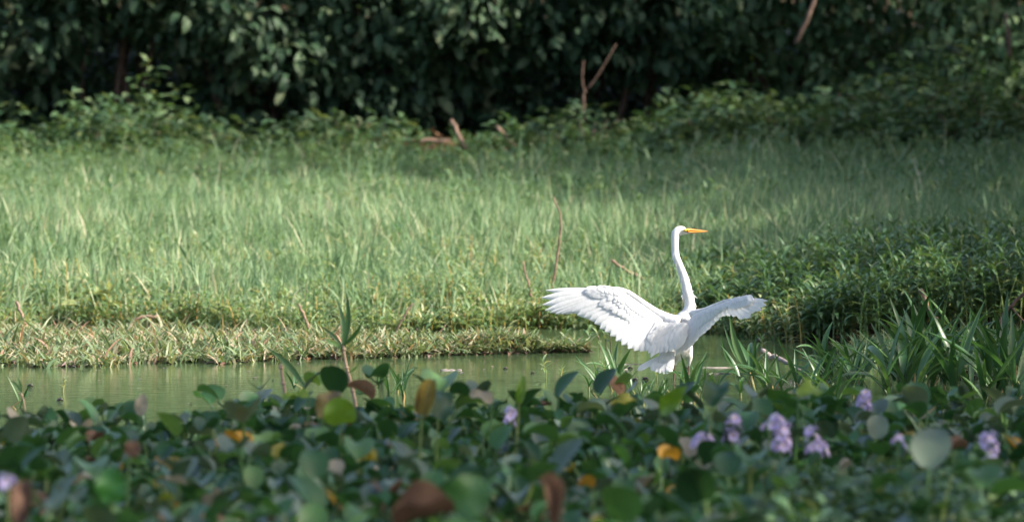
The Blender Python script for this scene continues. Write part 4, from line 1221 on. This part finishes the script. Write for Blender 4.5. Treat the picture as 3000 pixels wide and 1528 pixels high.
big_leaf('hyacinth_leaf', (2340, 1160, 20.8), (2410, 1135, 20.9), 0.08, 'lime', 'bright green leaf glowing among grey hyacinth leaves', face=(0, -0.8, 0.7))
big_leaf('hyacinth_leaf', (1330, 1495, 15.9), (1420, 1400, 15.9), 0.14, 'hyacinth', 'largest heart-shaped green leaf of the near mat', face=(0.2, -1, 0.35))
big_leaf('hyacinth_leaf', (330, 1470, 16.1), (320, 1365, 16.1), 0.095, 'lime_dark', 'bright green upright leaf beside a grey leaf of the near mat')
big_leaf('hyacinth_leaf', (1170, 1545, 15.6), (1330, 1490, 15.6), 0.09, 'hyacinth_brown', 'crumpled rusty brown leaf in the near mat', face=(0.2, -0.5, 1), cup=1.3)
big_leaf('hyacinth_leaf', (1630, 1545, 15.5), (1580, 1405, 15.6), 0.06, 'hyacinth_brown', 'curled reddish brown leaf hooked over in the near mat', cup=1.4, prof='lance', bow=0.03)
big_leaf('hyacinth_leaf', (60, 1545, 15.6), (70, 1395, 15.7), 0.09, 'hyacinth_brown', 'withered brown leaf beside the small violet bloom', cup=0.6, prof='ovate')
big_leaf('hyacinth_leaf', (380, 1335, 18.0), (400, 1290, 18.0), 0.06, 'hyacinth_brown', 'small dark rust leaf between green hyacinth leaves')


# ------------------------------------------------------------------ reeds, canes
REEDL = [blade(1.0, w, 8, 2, 'grass', 1.35, dr, 0.5, twist=tw) for w, dr, tw in ((0.09, 0.5, 0.3), (0.105, 0.9, -0.4), (0.08, 0.25, 0.2), (0.10, 1.5, 0.5), (0.115, 0.7, -0.2))]
REED_ME = [mesh('reed_leaf', V, F, M['reed']) for V, F in REEDL]


def reed(px, py, nb, L, label, group='reeds at the mat edge', d=None, seed=0, lean=0.0, stem=True):
    d = d or CAM_H / ((py - 308) * K)
    b = P(px, py, d); b.z = min(b.z, 0.0)
    label = label.replace('#', {2: 'two', 3: 'three', 4: 'four', 5: 'five', 6: 'six', 7: 'seven', 8: 'eight'}[nb]) .replace('@', 'upright' if abs(lean) < 0.12 else 'leaning')
    e = empty('reed', (b.x, b.y, b.z), label, 'reed', group)
    r_ = random.Random(seed + int(px) * 7 + int(py))
    hst = L * 0.25
    if stem:
        V, F = sweep([(0, 0, -0.03), (lean * 0.15, 0, hst * 0.5), (lean * 0.4 * hst, 0, hst)], [0.0065, 0.006, 0.004], 6, cap=False)
        obj('stem', mesh('stem', V, F, M['reed_base']), e, world=False)
    for k in range(nb):
        o = obj('leaf', REED_ME[r_.randrange(5)], e, world=False)
        t = r_.uniform(0.0, 1.0)
        o.location = (lean * 0.4 * hst * t, 0, hst * t * 0.95)
        f = L * r_.uniform(0.6, 1.0)
        o.scale = (f, f, f)
        o.rotation_euler = (r_.uniform(-0.35, 0.1), lean * 0.8, r_.uniform(0, 6.28))
    return e


RE = '@ green reed with # broad blades in open water by the hyacinth mat'
for px, py, nb, L, ln in ((1800, 1145, 6, 0.30, -0.2), (1850, 1160, 4, 0.15, 0.1), (1905, 1165, 4, 0.13, 0), (2035, 1160, 5, 0.26, 0.25), (2205, 1140, 6, 0.40, -0.15), (2240, 1160, 5, 0.28, 0.2),
                          (1110, 1150, 5, 0.20, -0.3), (1165, 1150, 5, 0.22, 0.0), (1725, 1150, 4, 0.18, 0), (1950, 1155, 4, 0.13, 0.1), (2290, 1150, 5, 0.24, -0.2), (2100, 1165, 4, 0.2, 0), (60, 1200, 3, 0.17, -0.3), (860, 1145, 3, 0.16, 0.3),
                          (1760, 1165, 6, 0.30, -0.35), (1815, 1170, 5, 0.26, -0.1), (1880, 1185, 5, 0.17, 0.1), (1930, 1185, 5, 0.18, -0.1), (1990, 1180, 4, 0.20, 0.15), (2025, 1180, 6, 0.34, 0.2), (2060, 1175, 5, 0.26, -0.1), (2170, 1175, 5, 0.30, 0.0), (2260, 1175, 6, 0.34, 0.1), (2330, 1165, 6, 0.34, 0.2),
                          (1140, 1185, 4, 0.28, -0.1), (1180, 1180, 5, 0.30, 0.05), (1270, 1170, 3, 0.24, 0.1)):
    reed(px, py, nb, L, RE, lean=ln)
RR = '@ tall reed with # blades in the dense stand beside the marsh weeds'
rg = random.Random(3)
for k in range(46):
    px = rg.uniform(2340, 3010); py = rg.uniform(1085, 1190) + 20 * (px < 2500)
    reed(px, py, rg.randint(5, 8), rg.uniform(0.30, 0.48) * (0.8 if px < 2500 else 1.15 if px > 2650 else 1.05), RR, group='stand of tall reeds', lean=rg.uniform(-0.3, 0.35), seed=k)

for k in range(30):
    px = rg.uniform(300, 2950); py = rg.uniform(1345, 1450)
    reed(px, py, rg.randint(2, 4), rg.uniform(0.26, 0.40), '@ young reed with # blades pushing up between the hyacinth leaves', group='young reeds in the floating mat', lean=rg.uniform(-0.35, 0.35), seed=200 + k)

# two tall canes and a cut stump at the mat edge
def leaf_between(parent, a, b, W, mat='reed', bow=0.06, face=(0, -1, 0.2)):
    A, B = Vector(P(*a)), Vector(P(*b)); ax = B - A
    nr = Vector(face).normalized(); sd = ax.cross(nr).normalized(); nr = sd.cross(ax).normalized()
    V, F = blade(1.0, 1.0, 9, 2, 'grass', 0, 0, 0.4)
    V = [tuple(A + sd * (v[0] * W + bow * ax.length * math.sin(math.pi * v[1])) + ax * v[1] + nr * (v[2] * W)) for v in V]
    return obj('leaf', mesh('leaf', V, F, M[mat]), parent)


def cane(pts, r, leaves, label):
    b = P(*pts[0])
    e = empty('cane', (b.x, b.y, 0), label, 'reed')
    W = [P(*q) for q in pts]; W[0].z = -0.05
    C = spline([tuple(w) for w in W], 4)
    V, F = sweep(C, np.linspace(r, r * 0.6, len(C)), 8)
    st = obj('stem', mesh('stem', V, F, M['cane']), e)
    for i in range(3, len(C), 4):
        V, F = sweep([C[i] - np.array([0, 0, 0.006]), C[i], C[i] + np.array([0, 0, 0.006])], [r * 0.9, r * 1.25, r * 0.9], 8)
        obj('joint', mesh('joint', V, F, M['cane']), st)
    for a, t, w in leaves:
        leaf_between(e, a, t, w, face=(0.1, -1, 0.2))
    return e


cane([(1050, 1250, 25.2), (1042, 1190, 25.2), (1030, 1130, 25.2), (1012, 1060, 25.2), (1005, 1010, 25.2)], 0.0105,
     [((1005, 1020, 25.2), (1015, 855, 25.2), 0.026), ((1005, 1020, 25.2), (985, 870, 25.3), 0.022), ((1008, 1010, 25.2), (1065, 935, 25.1), 0.02), ((1003, 1025, 25.2), (950, 995, 25.1), 0.022),
      ((1003, 1015, 25.2), (940, 955, 25.2), 0.016), ((1022, 1090, 25.2), (1054, 1060, 25.1), 0.012)], 'tall pink-stemmed cane with a crown of long blades in the water')
cane([(842, 1240, 24.8), (836, 1170, 24.8), (828, 1110, 24.8), (822, 1066, 24.8)], 0.0105,
     [((890, 1130, 24.7), (780, 1015, 24.7), 0.030)], 'pale cut cane stump crossed by one broad slanting blade')
cane([(80, 1225, 25.0), (72, 1190, 25.0), (62, 1150, 25.0)], 0.005, [((62, 1150, 25.0), (28, 1112, 25.0), 0.018), ((62, 1152, 25.0), (52, 1105, 25.0), 0.012)], 'small thin cane with drooping blade standing in open water')
# the two big blades by the egret
e = empty('reed', tuple(P(2195, 1160, 28.4)), 'reed with one very wide glossy blade under the raised wing tip', 'reed'); e.location.z = -0.02
for a, t, w, bw in (((2200, 1100, 28.4), (2138, 925, 28.4), 0.040, -0.06), ((2195, 1095, 28.4), (2113, 978, 28.3), 0.022, -0.16), ((2196, 1100, 28.4), (2120, 950, 28.5), 0.018, -0.05)):
    leaf_between(e, a, t, w, bow=bw)
V, F = sweep([tuple(P(2215, 1165, 28.4)), tuple(P(2206, 1130, 28.4)), tuple(P(2197, 1090, 28.4))], [0.011, 0.010, 0.007], 7)
obj('stem', mesh('stem', V, F, M['reed_base']), e)


# ------------------------------------------------------------------ sticks, sprigs and floating bits
stick('dry_stalk', [(1612, 860, 38.2), (1628, 780, 38.2), (1640, 700, 38.2), (1642, 640, 38.2), (1622, 580, 38.2)], 0.011, 0.005, M['stick'], 'tall thin reddish dead stem rising from the grass', 'stem',
      twigs=[[(1638, 710, 38.2), (1650, 706, 38.2), (1662, 704, 38.1)], [(1642, 680, 38.2), (1632, 676, 38.2)], [(1622, 815, 38.2), (1610, 812, 38.2)]])
stick('dry_stalk', [(1562, 890, 37.8), (1550, 840, 37.8), (1533, 765, 37.8)], 0.011, 0.006, M['stick'], 'short leaning dead stem next to the tall thin one', 'stem')
stick('dry_stalk', [(1885, 820, 38.6), (1835, 790, 38.6), (1790, 763, 38.6)], 0.014, 0.011, M['stick'], 'dead stem lying slanted in the grass behind the egret', 'stem')
stick('dead_branch', [(2230, 1028, 31.0), (2260, 1040, 31.0), (2300, 1058, 30.9), (2345, 1085, 30.8)], 0.017, 0.012, M['grey_stick'], 'pale grey dead branch slanting out of the water', 'branch')
stick('dead_branch', [(2695, 848, 33.0), (2715, 890, 33.0), (2738, 938, 33.0), (2760, 985, 33.0)], 0.016, 0.013, M['stick'], 'long reddish branch leaning in the shaded weeds', 'branch', twigs=[[(2735, 935, 33), (2742, 965, 33), (2752, 985, 33)]])
stick('dead_branch', [(3010, 850, 32.0), (2975, 885, 32.0), (2945, 915, 32.0), (2925, 960, 32)], 0.011, 0.010, M['bark'], 'dark branch with an orange side twig in the shaded weeds', 'branch', twigs=[[(2962, 898, 32), (2985, 925, 32), (3010, 950, 32)]])
stick('dead_twig', [(48, 884, 35.6), (62, 915, 35.5), (82, 955, 35.4), (130, 992, 35.2)], 0.011, 0.008, M['stick'], 'bent reddish twig with a side spur on the mud bar', 'twig', twigs=[[(80, 952, 35.4), (58, 962, 35.3)], [(78, 948, 35.4), (64, 942, 35.3)]])
stick('bent_reed', [(370, 962, 36.6), (385, 945, 36.6), (415, 930, 36.6), (460, 922, 36.6)], 0.014, 0.010, M['stick'], 'arched orange dead reed at the far shore', 'reed')
stick('dead_twig', [(905, 962, 36.2), (893, 930, 36.2), (875, 890, 36.2)], 0.011, 0.009, M['stick'], 'straight pale pink stick standing at the far shore', 'stick')
stick('dead_twig', [(1160, 970, 35.8), (1185, 925, 35.8), (1208, 888, 35.8)], 0.008, 0.006, M['stick'], 'thin slanting dead twig at the end of the far shore shallows', 'twig')
stick('dead_twig', [(1207, 1003, 34.2), (1215, 980, 34.2), (1222, 962, 34.2)], 0.006, 0.004, M['bark'], 'short dark upright twig on the mud bar', 'twig')
stick('dead_twig', [(1232, 1002, 34.2), (1256, 980, 34.2)], 0.006, 0.004, M['bark'], 'short brown slanting twig on the mud bar', 'twig')
stick('dead_twig', [(1268, 998, 34.2), (1290, 970, 34.2), (1306, 950, 34.2)], 0.007, 0.004, M['stick'], 'thin reddish twig leaning over the mud bar tip', 'twig')
for pts, lab in (([(1812, 1068, 31.8), (1850, 1067, 31.8), (1882, 1067, 31.8)], 'short dark stick floating behind the egret tail'), ([(1812, 1082, 31.3), (1838, 1081, 31.3)], 'small thin stick floating behind the egret tail'),
                 ([(2035, 1076, 31.5), (2100, 1077, 31.5), (2160, 1076, 31.5)], 'long thin pale stick floating between the egret and the grey branch'), ([(2070, 1095, 30.9), (2110, 1094, 30.9), (2140, 1095, 30.9)], 'dark stick floating beside the egret legs'),
                 ([(100, 1219, 26.75), (170, 1218, 26.75), (235, 1217, 26.75)], 'long dark stick floating at the mat edge'), ([(1290, 1084, 31.2), (1330, 1084, 31.2), (1352, 1084, 31.2)], 'thin pale stick floating on the open water')):
    d_ = CAM_H / ((pts[0][1] - 308) * K)
    stick('floating_stick', [(a, b, CAM_H / ((b - 308) * K)) for a, b, c in pts], 0.006, 0.004, M['mud'] if 'dark' in lab else M['grey_stick'], lab, 'stick', 'sticks floating on the pond')
rr = random.Random(12)
for k, (px, py) in enumerate(((1846, 1080), (1792, 1091), (1835, 1094), (1480, 1081), (1560, 1094), (1991, 1095), (2010, 1080), (1890, 1112), (2200, 1083), (175, 1174), (88, 1132), (2220, 1000), (1800, 1118), (1860, 1114))):
    d_ = CAM_H / ((py - 308) * K); b = P(px, py, d_); w = rr.uniform(0.008, 0.016)
    V, F = sweep([(b.x - w * 1.5, b.y, -0.004), (b.x - w * 0.5, b.y, 0.006), (b.x + w * 0.6, b.y, 0.01), (b.x + w * 1.4, b.y, 0.0)], [0.003, w * 0.7, w * 0.6, 0.003], 6)
    tag(obj('floating_debris', mesh('floating_debris', V, F, M['mud'])), 'small dark lump of debris floating on the pond', 'debris', 'bits floating on the pond')


def sprig(px, py, h, label, mat='bank_weed', red=False, group='small sprigs standing in the water'):
    d_ = CAM_H / ((py - 308) * K); b = P(px, py, d_)
    e = empty('water_sprig', (b.x, b.y, 0.0), label, 'weed', group)
    r_ = random.Random(int(px))
    st, lv = shoot(r_, h, 7, 0, 0)
    V, F = sweep([tuple(p - np.array([0, 0, 0.03 if i == 0 else 0])) for i, p in enumerate(st)], [0.004, 0.0035, 0.003, 0.002], 5, cap=False)
    obj('stem', mesh('stem', V, F, M['stick'] if red else M['bank_stem']), e, world=False)
    for a in lv:
        o = obj('leaf', SPRIG_ME[r_.randrange(3)], e, world=False)
        o.location = [np.interp(a[2], np.linspace(0, 1, 4), [q[c] for q in st]) for c in range(3)]
        o.rotation_euler = (a[1] + 0.4, 0, a[0]); f = a[3] * h * 0.8; o.scale = (f, f, f)


SPRIG_ME = [mesh('sprig_leaf', V, F, M['bank_weed']) for V, F in LANCE]
for px, py, h in ((1600, 1108, 0.10), (1643, 1110, 0.06), (1772, 1095, 0.075), (2152, 1100, 0.05), (1925, 1112, 0.06), (2035, 1105, 0.05), (2235, 1035, 0.10), (185, 1150, 0.07), (1840, 1108, 0.03)):
    sprig(px, py, h, 'small yellow-green sprig standing in the open water')
for px, py in ((1728, 1022), (1758, 1024), (1775, 1020), (1790, 1022), (1832, 1022), (1655, 1025)):
    sprig(px, py, 0.12, 'red-stemmed water weed sprig behind the spread wing', red=True, group='red-stemmed sprigs behind the egret')


# plant with big round pale leaves on the sunlit far shore
b = P(310, 960, 37.4)
e = empty('marsh_plant', (b.x, b.y, 0.0), 'marsh plant with big round pale leaves on the sunlit far shore', 'plant')
for rt, tp, w in (((300, 880), (285, 845), 0.10), ((270, 885), (330, 860), 0.08), ((250, 930), (215, 905), 0.11), ((225, 960), (290, 935), 0.09), ((340, 905), (325, 880), 0.10), ((235, 905), (180, 890), 0.07), ((345, 915), (375, 895), 0.09), ((320, 860), (330, 830), 0.06)):
    A, B = Vector(P(*rt, 37.5)), Vector(P(*tp, 37.3)); ax = B - A; nr = Vector((0.2, -0.7, 0.8)).normalized(); sd = ax.cross(nr).normalized(); nr = sd.cross(ax).normalized()
    V, F = blade(1.0, 1.0, 7, 4, 'round', 0.2, 0.5, 0.3)
    lf = obj('leaf', mesh('leaf', [tuple(A + sd * v[0] * w + ax * v[1] + nr * v[2] * ax.length) for v in V], F, M['hyacinth_round']), e)
    V, F = sweep([(b.x + (A.x - b.x) * 0.3, b.y, -0.03), tuple((A + Vector((b.x, b.y, 0))) / 2 + Vector((0, 0, 0.02))), tuple(A)], [0.008, 0.007, 0.005], 5, cap=False)
    obj('stalk', mesh('stalk', V, F, M['bank_stem']), lf)

# bits of leaf and scum lying on the open water
rg = np.random.default_rng(61)
s = Soup(); V, F = blade(1.0, 0.5, 3, 2, 'lance', 0.0, 0.15, 0.2)
n = 150; y = rg.uniform(24.5, 33, n); x = rg.uniform(-3.0, 2.0, n)
keep = (ground(x, y) < -0.1) & (y > mat_edge(x)); x, y = x[keep], y[keep]; n = len(x)
s.add(V, F, rot(rg.uniform(0, 6.28, n), np.zeros(n), np.zeros(n)), np.stack([x, y, np.full(n, 0.004)], -1), rg.uniform(0.012, 0.045, n))
tag(obj('floating_scraps', s.mesh('floating_scraps', M['debris'])), 'tiny leaf scraps scattered on the open water', 'debris', kind='stuff')
